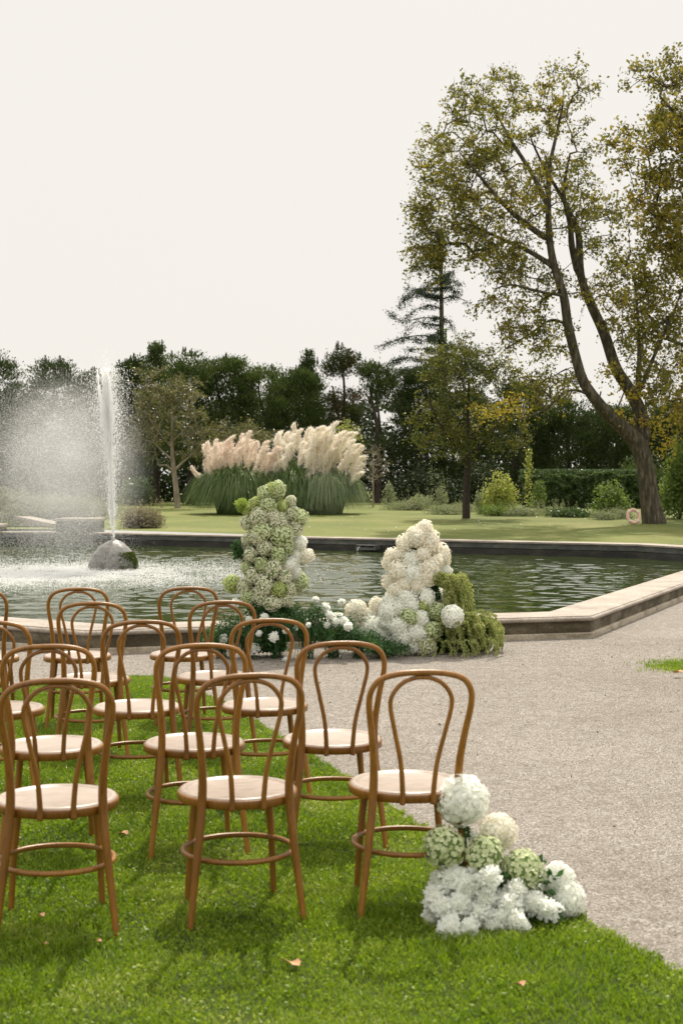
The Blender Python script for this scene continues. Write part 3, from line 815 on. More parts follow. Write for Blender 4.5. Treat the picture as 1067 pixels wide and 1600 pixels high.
leafs(mb, np.column_stack([rf.uniform(.0, .62, 1500), rf.uniform(-.12, .2, 1500) + (D2 - cb[1]), rf.uniform(0, .30, 1500)]), .07, .5, rf)
mb.build('inner_foliage', M['fern'], col2)


def tassel_mesh(L, seed):
    rng = rs(seed); mb = MB()
    P = smooth_path([(0, 0, 0), (.05, 0, .03), (.10 + rng.uniform(-.02, .02), 0, -.06), (.12, rng.normal() * .02, -L * .55), (.12 + rng.normal() * .015, rng.normal() * .02, -L)], 6)
    tube(mb, P, np.linspace(.003, .001, len(P)), 4)
    n = int(240 * L / .35); t = rng.rand(n) ** .85 * (len(P) - 1.01); i = t.astype(int); fr = (t - i)[:, None]
    C = P[i] * (1 - fr) + P[i + 1] * fr; th = (.4 + .6 * (1 - t / len(P)))[:, None]
    C = C + rng.normal(size=(n, 3)) * .0125 * th * np.array([1, 1, .4])
    leafs(mb, C, rng.uniform(.012, .027, n), .65, rng, axis=np.array([0, 0, -1.0]), axis_mix=.35)
    return mb.mesh('tassel', [M['amar']])


TM = [tassel_mesh(L, 200 + i) for i, L in enumerate((.16, .22, .27, .32, .2))]
def tassels(n, xr, yr, dr, ms, sc=(.85, 1.1), rot=(-.5, .5)):
    for k in range(n):
        px = 520 + rf.uniform(*xr) / 3.811; py = 800 + rf.uniform(*yr) / 3.811; p = at(px, py, D2 + rf.uniform(*dr))
        p[2] = max(p[2], .13)
        m_ = TM[ms[rf.randint(len(ms))]]; s = rf.uniform(*sc)
        Lm = -min(v.co.z for v in m_.vertices)
        s = min(s, max(.35, (p[2] - .008) / Lm))
        link('tassel', m_, col2, Vector(p) - col2.location, (0, 0, rf.uniform(*rot)), (s, s, s))
tassels(30, (585, 735), (385, 430), (-.28, 0), (1, 2, 3, 3), (.95, 1.25))
tassels(52, (600, 950), (600, 715), (-.45, .05), (0, 1, 4, 2), (.85, 1.1))
for k in range(26):   # right hand shoulder dropping to the gravel
    u_ = rf.rand(); p = at(520 + (740 + 240 * u_) / 3.811, 800 + (610 + 55 * u_ + rf.uniform(0, 20)) / 3.811, D2 + rf.uniform(-.3, .1)); s = (p[2] - .01) / .34
    link('tassel', TM[3], col2, Vector(p) - col2.location, (0, 0, rf.uniform(-.9, .4)), (min(1.1, s),) * 3)
tassels(22, (480, 960), (770, 800), (-.55, -.2), (0, 4), (.7, 1.0), (-1.2, 1.2))

# near ground cluster by the aisle chair
D3 = 4.86
fl3 = empty('ground_bouquet', (at(778, 1440, D3)[0], D3, 0), 0, 'low pile of white carnations and green hydrangeas beside the nearest aisle chair', 'ground flowers')
def near(x, y, r, me, name, dz=0):
    p = at(640 + x / 3.679, 1200 + y / 3.679, D3 + dz); p[2] = max(p[2], r / 3.679 / F * D3 * .8)
    return bloom(fl3, me, p, r / 3.679 / F * (D3 + dz) * (1.12 if name == 'carnation' else 1.0), name, .2 if name == 'carnation' else .06)
near(302, 190, 158, HYN['white'][0], 'hydrangea_bloom', .04); near(508, 368, 118, HYN['cream'][0], 'hydrangea_bloom', .05)
near(195, 455, 126, HYN['green'][0], 'hydrangea_bloom', -.02); near(432, 498, 120, HYN['green'][1], 'hydrangea_bloom', -.04); near(648, 590, 124, HYN['green'][0], 'hydrangea_bloom', -.02)
near(850, 640, 100, HYN['white'][1], 'hydrangea_bloom', .04); near(905, 755, 105, HYN['white'][0], 'hydrangea_bloom', .0)
for (x, y, r, dz) in ((455, 632, 72, -.13), (612, 700, 60, -.10), (330, 675, 78, -.10), (245, 630, 75, -.06), (170, 650, 62, .0), (150, 745, 66, -.08), (195, 805, 64, -.13), (285, 790, 66, -.14), (112, 840, 40, -.06), (235, 925, 68, -.2), (345, 918, 66, -.2), (430, 745, 74, -.12), (395, 835, 60, -.15), (570, 790, 76, -.13), (520, 860, 62, -.15), (610, 880, 68, -.17), (645, 905, 48, -.18), (475, 905, 56, -.16), (705, 780, 62, -.10), (795, 815, 66, -.12), (545, 745, 50, -.09), (130, 880, 42, -.08), (350, 740, 60, -.08), (560, 925, 50, -.15), (440, 560, 50, .02), (370, 400, 42, .03),
                      (250, 720, 70, -.04), (480, 790, 60, -.06), (300, 860, 60, -.1), (640, 820, 60, -.06), (700, 700, 70, .08), (350, 600, 90, .08), (560, 700, 90, .1), (220, 700, 90, .12), (800, 700, 70, .12)):
    near(x, y, r, CA[rf.randint(3)], 'carnation', dz)
mb = MB()
for (x, y) in ((302, 300), (508, 440), (195, 540), (432, 590), (648, 660), (870, 760)):
    p = at(640 + x / 3.679, 1200 + y / 3.679, D3) - np.array(fl3.location); tube(mb, [p + [0, .02, .03], p * [.8, .3, .5], (p[0] * .6, 0, 0)], .004, 5)
n = 700; leafs(mb, np.column_stack([np.clip(rf.normal(size=n) * .11, -.2, .2), rf.uniform(-.08, .12, n), rf.uniform(0, .2, n)]), rf.uniform(.02, .05, n), .5, rf)
leafs(mb, np.column_stack([rf.uniform(-.02, .2, 160), rf.uniform(-.13, -.02, 160), rf.uniform(0.01, .07, 160)]), rf.uniform(.02, .04, 160), .5, rf)
leafs(mb, at(640 + 325 / 3.679, 1200 + 345 / 3.679, D3)[None] - np.array(fl3.location) + rf.normal(size=(14, 3)) * .012, .03, .6, rf)
mb.build('leaves', M['fern'], fl3)

# fallen leaves on the grass
for (px, py, s, lab) in ((456, 1503, .036, 'pale orange fallen leaf on the grass in front of the nearest chairs'), (193, 1303, .028, 'pale dry leaf lying between the two left chairs'), (152, 1470, .017, 'small orange leaf below the left chair leg'), (70, 1475, .014, 'small pale leaf near the bottom left chair shadow'), (812, 1538, .018, 'orange brown leaf at the bottom right of the lawn'), (64, 1431, .016, 'tiny orange leaf under the left chair ring'), (1060, 1050, .05, 'orange leaf on the grass patch at the right edge')):
    p = on_ground(px, py, .045); mb = MB()
    th = np.linspace(0, 2 * PI, 13)[:-1]; rr_ = s * (1 + .35 * np.sin(th * 3)); V = np.column_stack([rr_ * np.cos(th), rr_ * .6 * np.sin(th), .25 * rr_ * np.sin(th * 2) + .004])
    mb.add(np.vstack([V, [(0, 0, 0)]]), [(i, (i + 1) % 12, 12) for i in range(12)])
    o = mb.build('fallen_leaf', M['deadleaf']); o.location = p; o.rotation_euler = (.1, .15, rf.uniform(0, 6)); tag(o, lab, 'leaf', 'fallen leaves on the lawn')

# ------------------------------------------------------------------ fountain
rk = empty('fountain_rock', (ROCKX, ROCKY, -.09), 0, 'round wet boulder with mossy side standing in the pool', 'rock')
mb = MB(); rr3 = rs(31); nu, nv = 40, 22
th = np.linspace(0, PI * .56, nv); ph = np.arange(nu) * 2 * PI / nu
V = np.stack([np.sin(th)[:, None] * np.cos(ph), np.sin(th)[:, None] * np.sin(ph), np.broadcast_to(np.cos(th)[:, None], (nv, nu))], -1)
lump = 1 + .02 * np.sin(V[..., 0] * 6 + 1) * np.cos(V[..., 1] * 5) + .008 * np.sin(V[..., 2] * 14 + V[..., 0] * 7) + .006 * np.sin(V[..., 0] * 17 + V[..., 1] * 11)
V = V * lump[..., None] * np.array([.44, .42, .57]); V[..., 0] += .05 * (V[..., 2] < .2) * V[..., 0]
i = np.arange(nv - 1)[:, None]; j = np.arange(nu)[None]; j2 = (j + 1) % nu
mb.add(V.reshape(-1, 3), np.stack([i * nu + j, (i + 1) * nu + j, (i + 1) * nu + j2, i * nu + j2], -1).reshape(-1, 4), 0, True)
mb.build('boulder', M['rock'], rk)
mb = MB(); n = 3500; a_ = rf.normal(size=n) * .38 - .35; t_ = rf.uniform(.9, 1.7, n); C = np.column_stack([np.sin(t_) * np.cos(a_) * .455, np.sin(t_) * np.sin(a_) * .43, np.cos(t_) * .57]) * 1.01
C = C[C[:, 2] > 0]; leafs(mb, C, rf.uniform(.012, .03, len(C)), .8, rf); M['moss'] = leaf_mat('moss', [(.03, .05, .012), (.08, .11, .02), (.16, .19, .04)], .2, .8, .2, 6)
mb.build('moss', M['moss'], rk)
mb = MB(); nz = lathe(mb, [(.001, .56), (.035, .56), (.035, .60), (.022, .60), (.022, .585), (.001, .585)], 14); mb.build('nozzle', M['metal'], rk)
# jet: ropes of falling and rising water round a core
JT = 3.15
jet = empty('fountain_jet', (ROCKX, ROCKY, .5), 0, 'tall white water jet shooting up from the boulder', 'fountain')
mb = MB(); rw = rs(77)
for k in range(22):
    z0 = rw.uniform(0, 2.2); z1 = min(JT, z0 + rw.uniform(.5, 1.6)); n = 26; z = np.linspace(z0, z1, n); a_ = rw.uniform(0, 2 * PI); sp = (.012 + .036 * z ** 1.15) * rw.uniform(.0, 1.0)
    ws = .014 * np.cumsum(rw.normal(size=(n, 2)), 0) * .35
    P = np.column_stack([math.cos(a_) * sp - .035 * z + ws[:, 0], math.sin(a_) * sp + ws[:, 1], z])
    tube(mb, P, (.011 + .006 * z) * rw.uniform(.6, 1.4, n) * np.sin(np.linspace(.15, PI - .1, n)) ** .5, 6)
mb.build('water_stream', M['jet'], jet)


def drops(mb, C, s, rng, el=1.6):
    n = len(C); O = np.array([(1, 0, -.5), (-.5, .87, -.5), (-.5, -.87, -.5), (0, 0, 1 * el)])
    a = rng.uniform(0, 2 * PI, n); c, q = np.cos(a), np.sin(a)
    Ox = O[None, :, 0] * c[:, None] - O[None, :, 1] * q[:, None]; Oy = O[None, :, 0] * q[:, None] + O[None, :, 1] * c[:, None]
    V = C[:, None] + np.stack([Ox, Oy, np.broadcast_to(O[None, :, 2], Ox.shape)], -1) * s[:, None, None]
    k = np.arange(n)[:, None, None] * 4
    mb.add(V.reshape(-1, 3), (k + np.array([(0, 1, 3), (1, 2, 3), (2, 0, 3), (0, 2, 1)])[None]).reshape(-1, 3))


mb = MB(); n = 9000; z = rw.rand(n) ** .7 * JT; sp = (.02 + .085 * z) * np.abs(rw.normal(size=n)) * .8; a_ = rw.uniform(0, 2 * PI, n)
drops(mb, np.column_stack([np.cos(a_) * sp - .035 * z, np.sin(a_) * sp, z]), rw.uniform(.002, .007, n), rw, 5)
n = 9000; z = JT - .8 + rw.normal(size=n) * .45; a_ = rw.uniform(0, 2 * PI, n); sp = np.abs(rw.normal(size=n)) * .22
k = z < JT + .35
drops(mb, np.column_stack([np.cos(a_) * sp - .12, np.sin(a_) * sp, z])[k], rw.uniform(.002, .0075, n)[k], rw, 1.6)
mb.build('jet_drops', M['drops'], jet)['kind'] = 'stuff'
# spray drifting to the left and falling back
mb = MB(); n = 175000
t = rw.rand(n); z = .0 + 3.75 * (1 - t ** 1.5) * rw.uniform(.55, 1.0, n) + rw.normal(size=n) * .1
x = -.1 - rw.gamma(2.3, .66, n) + .1; w = rw.normal(size=n) * (.25 + .3 * np.abs(x))
rt = rw.rand(n) < .05; x = np.where(rt, np.abs(rw.normal(size=n)) * .26, x)
k = (z > -.09) & (x > -4.2) & (z < 3.5 - .26 * np.abs(x + 1.2) + rw.normal(size=n) * .2)
C = np.column_stack([x + ROCKX, w + ROCKY, z])[k]
drops(mb, C, rw.uniform(.0011, .0034, len(C)) * np.where(rw.rand(len(C)) < .06, 1.6, 1), rw, 2.0)
n = 34000; r_ = np.abs(rw.normal(size=n)) * 1.5; a_ = rw.uniform(0, 2 * PI, n)   # splashes dancing on the surface
x = np.cos(a_) * r_ * 1.25 - .7; y = np.sin(a_) * r_ * 1.2 - .3
C = np.column_stack([x + ROCKX, y + ROCKY, -.088 + np.abs(rw.normal(size=n)) * .03]); drops(mb, C, rw.uniform(.003, .010, n), rw, 1.4)
n = 46000; x = rw.normal(size=n) * 1.9 - 1.2; y = -2.2 + rw.normal(size=n) * 1.3; lump_ = vnoise(x + 30, y + 30, 1.7, 44) * .7 + vnoise(x + 30, y * 2.5 + 30, 4, 45) * .5
k = lump_ > .42
C = np.column_stack([x + ROCKX, y + ROCKY, -.08 + np.abs(rw.normal(size=n)) * .02])[k]; drops(mb, C, rw.uniform(.003, .009, len(C)), rw, .9)
tag(mb.build('water_spray', M['drops']), 'veil of fine water drops drifting left from the jet', 'spray', kind='stuff')
# mist
m, nt, out = new_mat('fountain_mist')
g = nt.nodes.new('ShaderNodeNewGeometry'); tc = nt.nodes.new('ShaderNodeTexCoord')
nz = noise(nt, 2.6, 3, .6, tc.outputs['Object'])
ln = N_(nt, 'ShaderNodeVectorMath', operation='LENGTH'); mp = N_(nt, 'ShaderNodeMapping'); nt.links.new(tc.outputs['Object'], mp.inputs[0]); nt.links.new(mp.outputs[0], ln.inputs[0])
fall = N_(nt, 'ShaderNodeMapRange', interpolation_type='SMOOTHSTEP'); nt.links.new(ln.outputs['Value'], fall.inputs[0]); fall.inputs[1].default_value = .25; fall.inputs[2].default_value = 1.0; fall.inputs[3].default_value = 1.0; fall.inputs[4].default_value = .0
mp.inputs['Scale'].default_value = (1 / 1.75, 1 / 1.1, 1 / 1.95)
nr2 = N_(nt, 'ShaderNodeMapRange'); nt.links.new(nz, nr2.inputs[0]); nr2.inputs[1].default_value = .3; nr2.inputs[2].default_value = .7; nr2.inputs[3].default_value = .35; nr2.inputs[4].default_value = 1.2
mu = N_(nt, 'ShaderNodeMath', operation='MULTIPLY'); nt.links.new(fall.outputs[0], mu.inputs[0]); nt.links.new(nr2.outputs[0], mu.inputs[1])
m2 = N_(nt, 'ShaderNodeMath', operation='MULTIPLY'); nt.links.new(mu.outputs[0], m2.inputs[0]); m2.inputs[1].default_value = .60
pv = N_(nt, 'ShaderNodeVolumePrincipled'); pv.inputs['Color'].default_value = (.96, .96, .96, 1); pv.inputs['Anisotropy'].default_value = .3
nt.links.new(m2.outputs[0], pv.inputs['Density']); nt.links.new(pv.outputs[0], out.inputs['Volume'])
mb = MB(); ball(mb, (0, 0, 0), 1, 24, 14, 0, None, 0, (1.75, 1.1, 1.95))
mi = mb.build('mist', m); mi.location = (ROCKX - .88, ROCKY, 1.84); tag(mi, 'pale cloud of fine mist left of the jet', 'mist', kind='stuff')

# ------------------------------------------------------------------ plants
def clumps(mb, centers, radius, per, L, asp, rng, flat=.6, axis=None, mix=0, mat=0):
    C = np.repeat(np.asarray(centers), per, axis=0)
    r = np.repeat(np.broadcast_to(radius, (len(centers),)), per)
    C = C + rng.normal(size=C.shape) * r[:, None] * np.array([1, 1, flat]) * .6
    leafs(mb, C, rng.uniform(.6, 1.3, len(C)) * L, asp, rng, axis, mix, mat)


class Skel:
    """grow limbs from a traced trunk towards the foliage clusters, thickening by what they carry"""
    def __init__(s): s.p = []; s.par = []; s.minr = []
    def chain(s, P, rad, start=-1):
        k = start
        for q, r in zip(P, rad):
            s.p.append(np.asarray(q, float)); s.par.append(k); s.minr.append(r); k = len(s.p) - 1
        return k
    def grow(s, targets, rng, up=.5, bend=.12, minseg=.35, avoid_below=True):
        base = np.asarray(s.p[0])
        T = np.asarray(targets); P0 = np.array(s.p)
        order = np.argsort([np.min(np.linalg.norm(P0 - t, axis=1)) for t in T])
        for ti in order:
            t = T[ti]; P = np.array(s.p); d = t - P; L = np.linalg.norm(d, axis=1)
            cost = L + up * np.maximum(0, P[:, 2] + .35 * np.hypot(d[:, 0], d[:, 1]) - t[2]) * 1.2
            k = int(np.argmin(cost)); a = P[k]; Ld = L[k]
            if Ld < .08: continue
            n = max(2, int(Ld / minseg)); side = rng.normal(size=3) * bend * Ld
            prev = k
            for q in range(1, n + 1):
                f = q / n; pt = a * (1 - f) + t * f + side * math.sin(PI * f) + np.array([0, 0, .10 * Ld * math.sin(PI * f)]) + rng.normal(size=3) * .02 * Ld * (f < 1)
                s.p.append(pt); s.par.append(prev); s.minr.append(0); prev = len(s.p) - 1
    def build(s, mb, tip=.012, ex=.5, sides=5, rmax=9):
        n = len(s.p); w = np.zeros(n); ch = [[] for _ in range(n)]
        for i in range(n):
            if s.par[i] >= 0: ch[s.par[i]].append(i)
        for i in range(n - 1, -1, -1):
            if not ch[i]: w[i] = 1
            if s.par[i] >= 0: w[s.par[i]] += w[i]
        r = np.minimum(tip * w ** ex, rmax); mr = np.array(s.minr); r = np.where(mr > 0, mr, r)
        for i in range(n):
            if s.par[i] >= 0: r[i] = min(r[i], r[s.par[i]] * 1.0) if mr[i] == 0 else r[i]
        done = set()
        for i in range(n):
            for c in ch[i]:
                first = (c == max(ch[i], key=lambda q: r[q]))
                if first and s.par[i] >= 0: continue
                P = [s.p[i]]; rr_ = [min(r[i], r[c] * 1.15) if s.par[i] >= 0 else r[i]]; k = c
                while True:
                    P.append(s.p[k]); rr_.append(r[k])
                    if not ch[k]: break
                    k = max(ch[k], key=lambda q: r[q])
                rr_[-1] *= .5
                big = max(rr_) > .08
                tube(mb, P, rr_, 12 if big else sides, cap=False)


def twigs(mb_leaf, mb_wood, hubs, rad, k, per, L, asp, rng, mat=0, wmat=0, droop=.25, centre=None, wr=1.0):
    """short arching twigs round every hub with the leaves set along them"""
    cen = np.mean(hubs, 0) if centre is None else centre
    for h in hubs:
        o = unit(h - cen + 1e-6); kk = max(2, int(k * rng.uniform(.6, 1.4)))
        for q in range(kk):
            d = unit(o * .55 + rng.normal(size=3) * np.array([.8, .8, .55]) + [0, 0, .15]); l = rad * rng.uniform(.7, 1.7)
            ts = np.array([0, .35, .7, 1.0])[:, None]; P = h + d * l * ts + np.array([0, 0, -droop * l]) * ts ** 2 + rng.normal(size=(4, 3)) * l * .05 * ts
            if mb_wood is not None: tube(mb_wood, P, [.009 * wr, .007 * wr, .005 * wr, .002 * wr], 3, cap=False, mat=wmat)
            m_ = max(3, int(per * rng.uniform(.5, 1.3))); t_ = rng.uniform(.15, 1.02, m_) * 3; i_ = np.minimum(t_.astype(int), 2); f = (t_ - i_)[:, None]
            C = P[i_] * (1 - f) + P[i_ + 1] * f + rng.normal(size=(m_, 3)) * L * .65
            leafs(mb_leaf, C, rng.uniform(.55, 1.35, m_) * L, asp, rng, np.array([0, 0, -1.0]), .2, mat)


def ell_targets(ells, dens, rng):
    """ells: (px, py, rx, ry, D, dD) in sighted pixels; returns points filling the shells of these ellipsoids"""
    out = []
    for (px, py, rx, ry, D, dD, n) in ells:
        n = int(n * dens)
        u = unit(rng.normal(size=(n, 3))) * (rng.rand(n, 1) ** .33)
        for q in u:
            out.append(at(px + q[0] * rx, py + q[1] * ry, D + q[2] * dD))
    return np.array(out)


def broad_tree(name, label, D, base, trunk, tr_r, limbs, ells, dens, leafspec, bark, rng, group=None, tip=.012, per=60, rad=.35, sub=0, ex=.5, flat=.6):
    b = at(*base, D); b[2] = gz(D) - .05
    t = empty(name, b, 0, label, 'tree', group)
    sk = Skel(); P = smooth_path([b] + [at(x, y, D + dy) for x, y, dy in trunk], 4); k = sk.chain(P, np.interp(np.linspace(0, 1, len(P)), np.linspace(0, 1, len(tr_r)), tr_r))
    for lp, lr in limbs:
        P = smooth_path([at(x, y, D + dy) for x, y, dy in lp], 4); d = [np.linalg.norm(P[0] - q) for q in sk.p]; kk = int(np.argmin(d))
        sk.chain(P[1:] if d[kk] < .3 else P, np.interp(np.linspace(0, 1, len(P)), np.linspace(0, 1, len(lr)), lr)[(1 if d[kk] < .3 else 0):], kk)
    T = ell_targets(ells, dens, rng); sk.grow(T, rng)
    mw = MB(); sk.build(mw, tip, ex)
    mb = MB()
    for (mk, frac, L, asp) in leafspec:
        sel = T[rng.rand(len(T)) < frac]
        if len(sel):
            nk = 6 if per > 20 else 3
            twigs(mb, mw, sel, rad * 1.05, nk, per / nk, L, asp, rng, wr=min(1, rad / .36) ** 2.2)
    mw.v = [v - b for v in mw.v]; mw.build('trunk', bark, t)
    mb.v = [v - b for v in mb.v]
    mb.build('crown', [M[m_[0]] for m_ in leafspec], t)
    return t


# the big leaning tree
rb = rs(401); DB = on_ground(1018, 818)[1]
bt_trunk = [(1016, 790, 0), (1010, 745, 0), (1003, 712, 0), (992, 688, 0)]
limbs = [([(992, 690, 0), (972, 668, -.2), (950, 648, -.4), (925, 618, -.6), (910, 594, -.7), (900, 562, -.8), (887, 508, -.9), (880, 462, -1), (866, 418, -.9), (858, 373, -.8), (856, 310, -.6), (858, 262, -.5), (868, 214, -.4), (880, 160, -.4)], [.27, .21, .175, .155, .145, .135, .12, .10, .075, .05, .03]),
         ([(998, 700, .2), (1004, 672, .3), (998, 640, .4), (980, 605, .5), (961, 574, .6), (943, 520, .7), (923, 476, .8), (907, 431, .9), (904, 373, 1), (896, 345, 1.0), (876, 306, .9), (850, 262, .7), (830, 220, .6)], [.27, .225, .20, .18, .165, .145, .12, .095, .07, .045, .03]),
         ([(1000, 660, .4), (996, 615, .9), (998, 560, 1.2), (996, 500, 1.4), (990, 430, 1.6)], [.13, .09, .07, .05, .03]),
         ([(996, 620, .9), (1019, 562, 1.0), (1046, 502, 1.2), (1070, 440, 1.2)], [.07, .06, .04, .03]),
         ([(903, 431, .9), (893, 385, .5), (890, 350, .2), (880, 300, 0), (890, 240, -.2)], [.11, .1, .08, .06, .03]),
         ([(858, 376, -.8), (815, 345, -1.2), (780, 312, -1.6), (745, 270, -1.9), (716, 236, -2)], [.10, .08, .06, .04, .02]),
         ([(867, 418, -.9), (825, 392, -.5), (780, 372, 0), (735, 352, .5), (690, 345, .8)], [.09, .07, .05, .035, .02]),
         ([(860, 330, -.7), (830, 270, 0), (795, 215, .5), (770, 165, .8)], [.09, .07, .05, .02]),
         ([(880, 462, -1), (840, 455, -1.6), (800, 445, -2), (770, 452, -2.2)], [.05, .04, .03, .02]),
         ([(887, 508, -.9), (860, 500, -.4), (830, 520, 0), (790, 545, .4)], [.05, .04, .03, .02]),
         ([(925, 618, -.6), (890, 610, -1), (850, 640, -1.4), (800, 660, -1.6)], [.05, .04, .03, .02])]
ells = [(790, 175, 105, 68, DB, 3.0, 62), (725, 245, 78, 72, DB, 2.8, 62), (700, 330, 60, 62, DB, 2.6, 52), (800, 300, 100, 90, DB, 3.2, 100), (760, 380, 75, 50, DB, 2.5, 52), (668, 400, 32, 46, DB, 1.5, 22), (880, 150, 55, 60, DB, 2.2, 20), (900, 260, 45, 70, DB, 2.2, 20),
        (925, 345, 42, 60, DB, 2.2, 34), (820, 445, 60, 45, DB, 2.0, 34), (840, 520, 62, 38, DB, 2.0, 32), (775, 480, 35, 30, DB, 1.5, 7), (930, 440, 40, 50, DB, 2, 12), (860, 600, 60, 30, DB, 2.2, 26), (960, 470, 35, 60, DB, 1.6, 14), (1000, 520, 50, 60, DB, 1.6, 16), (1020, 600, 45, 40, DB, 1.6, 14)]
broad_tree('leaning_tree', 'tall leaning forked tree with thin olive and golden foliage', DB, (1022, 822), bt_trunk, [.38, .31, .275, .265, .28], limbs, ells, 1.0,
           [('big_leaf', 1.0, .108, .6)], M['bark'], rb, tip=.011, per=60, rad=.36)
rb2 = rs(402)
gold = ell_targets([(985, 625, 45, 40, DB, .9, 16), (1030, 680, 30, 34, DB, .9, 10), (960, 590, 25, 30, DB, .9, 8), (800, 640, 50, 24, DB + .6, 1.2, 12), (760, 640, 30, 14, DB + 1, .8, 4)], 1, rb2)
mb = MB(); twigs(mb, None, gold, .36, 6, 6, .105, .62, rb2); big = [o for o in COL.objects if o.name == 'leaning_tree'][0]; mb.v = [v - np.array(big.location) for v in mb.v]; mb.build('golden_spray', M['gold_leaf'], big)

# crown reaching in from beyond the right edge
rb = rs(403)
broad_tree('chestnut_tree', 'dense golden green tree whose crown leans in at the upper right', DB + 3, (1210, 815), [(1205, 740, 0), (1195, 640, 0), (1185, 540, 0), (1175, 440, 0), (1160, 320, 0)], [.5, .42, .36, .3, .2, .1],
           [([(1185, 540, 0), (1130, 440, .5), (1080, 380, .8), (1030, 350, 1)], [.16, .12, .08, .04]), ([(1178, 460, 0), (1120, 300, -.5), (1070, 200, -.8), (1030, 150, -1)], [.14, .1, .07, .03]), ([(1190, 600, 0), (1130, 560, .4), (1070, 540, .6), (1010, 520, .8)], [.12, .09, .06, .03])],
           [(1085, 190, 75, 85, DB + 3, 3, 80), (1018, 235, 68, 60, DB + 3, 3, 56), (1060, 330, 95, 66, DB + 3, 3, 80), (1030, 430, 78, 70, DB + 3, 3, 66), (1130, 300, 110, 160, DB + 3, 4, 170), (1040, 520, 60, 60, DB + 3, 2.5, 38), (1090, 610, 60, 70, DB + 3, 2.5, 34), (1010, 130, 30, 25, DB + 3, 1.5, 8), (1060, 110, 22, 30, DB + 3, 1.5, 12)], 1.0,
           [('amber_leaf', 1.0, .13, .62)], M['bark'], rb, per=60, rad=.43)

# middle tree on the lawn
rb = rs(404); DM = on_ground(728, 810)[1]
broad_tree('lawn_tree', 'small round headed olive brown tree on the lawn right of the pampas', DM, (728, 813), [(728, 780, 0), (730, 740, 0), (732, 700, 0), (730, 650, .1), (732, 600, .1)], [.135, .12, .11, .085, .05, .03],
           [([(731, 725, 0), (705, 690, -.5), (680, 650, -.8), (665, 610, -1)], [.06, .045, .03, .015]), ([(732, 715, 0), (765, 680, .4), (790, 640, .6), (805, 600, .8)], [.06, .045, .03, .015])],
           [(735, 615, 80, 75, DM, 2.0, 120), (695, 575, 50, 42, DM, 1.4, 42), (775, 590, 50, 45, DM, 1.4, 42), (680, 665, 45, 50, DM, 1.6, 46), (790, 665, 42, 46, DM, 1.6, 34), (728, 550, 26, 30, DM, 1, 18), (735, 690, 50, 22, DM, 1.4, 22)], 1.0,
           [('olive_leaf', 1.0, .088, .6)], M['bark_dark'], rb, per=58, rad=.26, tip=.006)
# small pale-trunked trees at the left
rb = rs(405); DP = on_ground(277, 794)[1]
broad_tree('lawn_tree', 'young tree with pale branching trunk on the lawn right of the jet', DP, (278, 796), [(276, 770, 0), (272, 735, 0), (269, 700, 0), (269, 660, 0), (268, 620, 0)], [.13, .11, .095, .07, .045, .02],
           [([(273, 740, 0), (262, 728, -.3), (247, 727, -.5)], [.06, .045, .03]), ([(273, 735, 0), (283, 725, .3), (298, 712, .5), (312, 700, .5)], [.06, .045, .03, .02]), ([(271, 720, 0), (255, 706, .4), (240, 690, .5), (228, 668, .6)], [.05, .04, .03, .02]), ([(270, 700, 0), (250, 678, -.4), (235, 655, -.5)], [.045, .03, .02]), ([(270, 690, 0), (288, 672, -.3), (300, 655, -.4)], [.04, .03, .02])],
           [(262, 645, 58, 50, DP, 1.6, 92), (232, 604, 34, 36, DP, 1.1, 34), (285, 610, 28, 26, DP, 1.1, 26), (225, 680, 32, 40, DP, 1.2, 46), (305, 690, 34, 28, DP, 1.1, 34)], 1.0,
           [('plane_leaf', 1.0, .095, .6)], M['bark_pale'], rb, group='small trees on the far lawn', per=40, rad=.3, tip=.008)
rb = rs(406)
broad_tree('lawn_tree', 'low spreading olive tree half hidden behind the pink pampas plumes', DP + 3, (372, 794), [(372, 760, 0), (373, 720, 0), (372, 690, 0)], [.1, .09, .07, .04], [],
           [(375, 682, 52, 26, DP + 3, 1.3, 110), (335, 700, 26, 20, DP + 3, 1, 30)], 1.0, [('plane_leaf', 1.0, .09, .6)], M['bark_pale'], rb, group='small trees on the far lawn', per=40, rad=.28, tip=.006)
rb = rs(407); DT = on_ground(583, 792)[1]
tt = broad_tree('bare_sapling', 'thin nearly bare grey sapling just right of the pampas', DT, (583, 794), [(583, 770, 0), (583, 745, 0), (583, 720, 0), (583, 705, 0)], [.045, .042, .036, .025, .012], [],
                [(583, 722, 27, 36, DT, .7, 150)], 1.0, [('plane_leaf', .5, .05, .5)], M['bark_pale'], rb, per=4, rad=.15, tip=.0075, ex=.35)
rb = rs(408)
broad_tree('young_tree', 'narrow lime yellow young tree behind the cream pampas plumes', DT + 1, (540, 794), [(540, 760, 0), (541, 720, 0), (540, 680, 0)], [.05, .05, .04, .02], [], [(540, 685, 20, 28, DT + 1, .6, 50), (555, 715, 10, 18, DT + 1, .4, 14)], 1.0, [('lime', 1.0, .08, .6)], M['bark_pale'], rb, per=26, rad=.2, tip=.006)


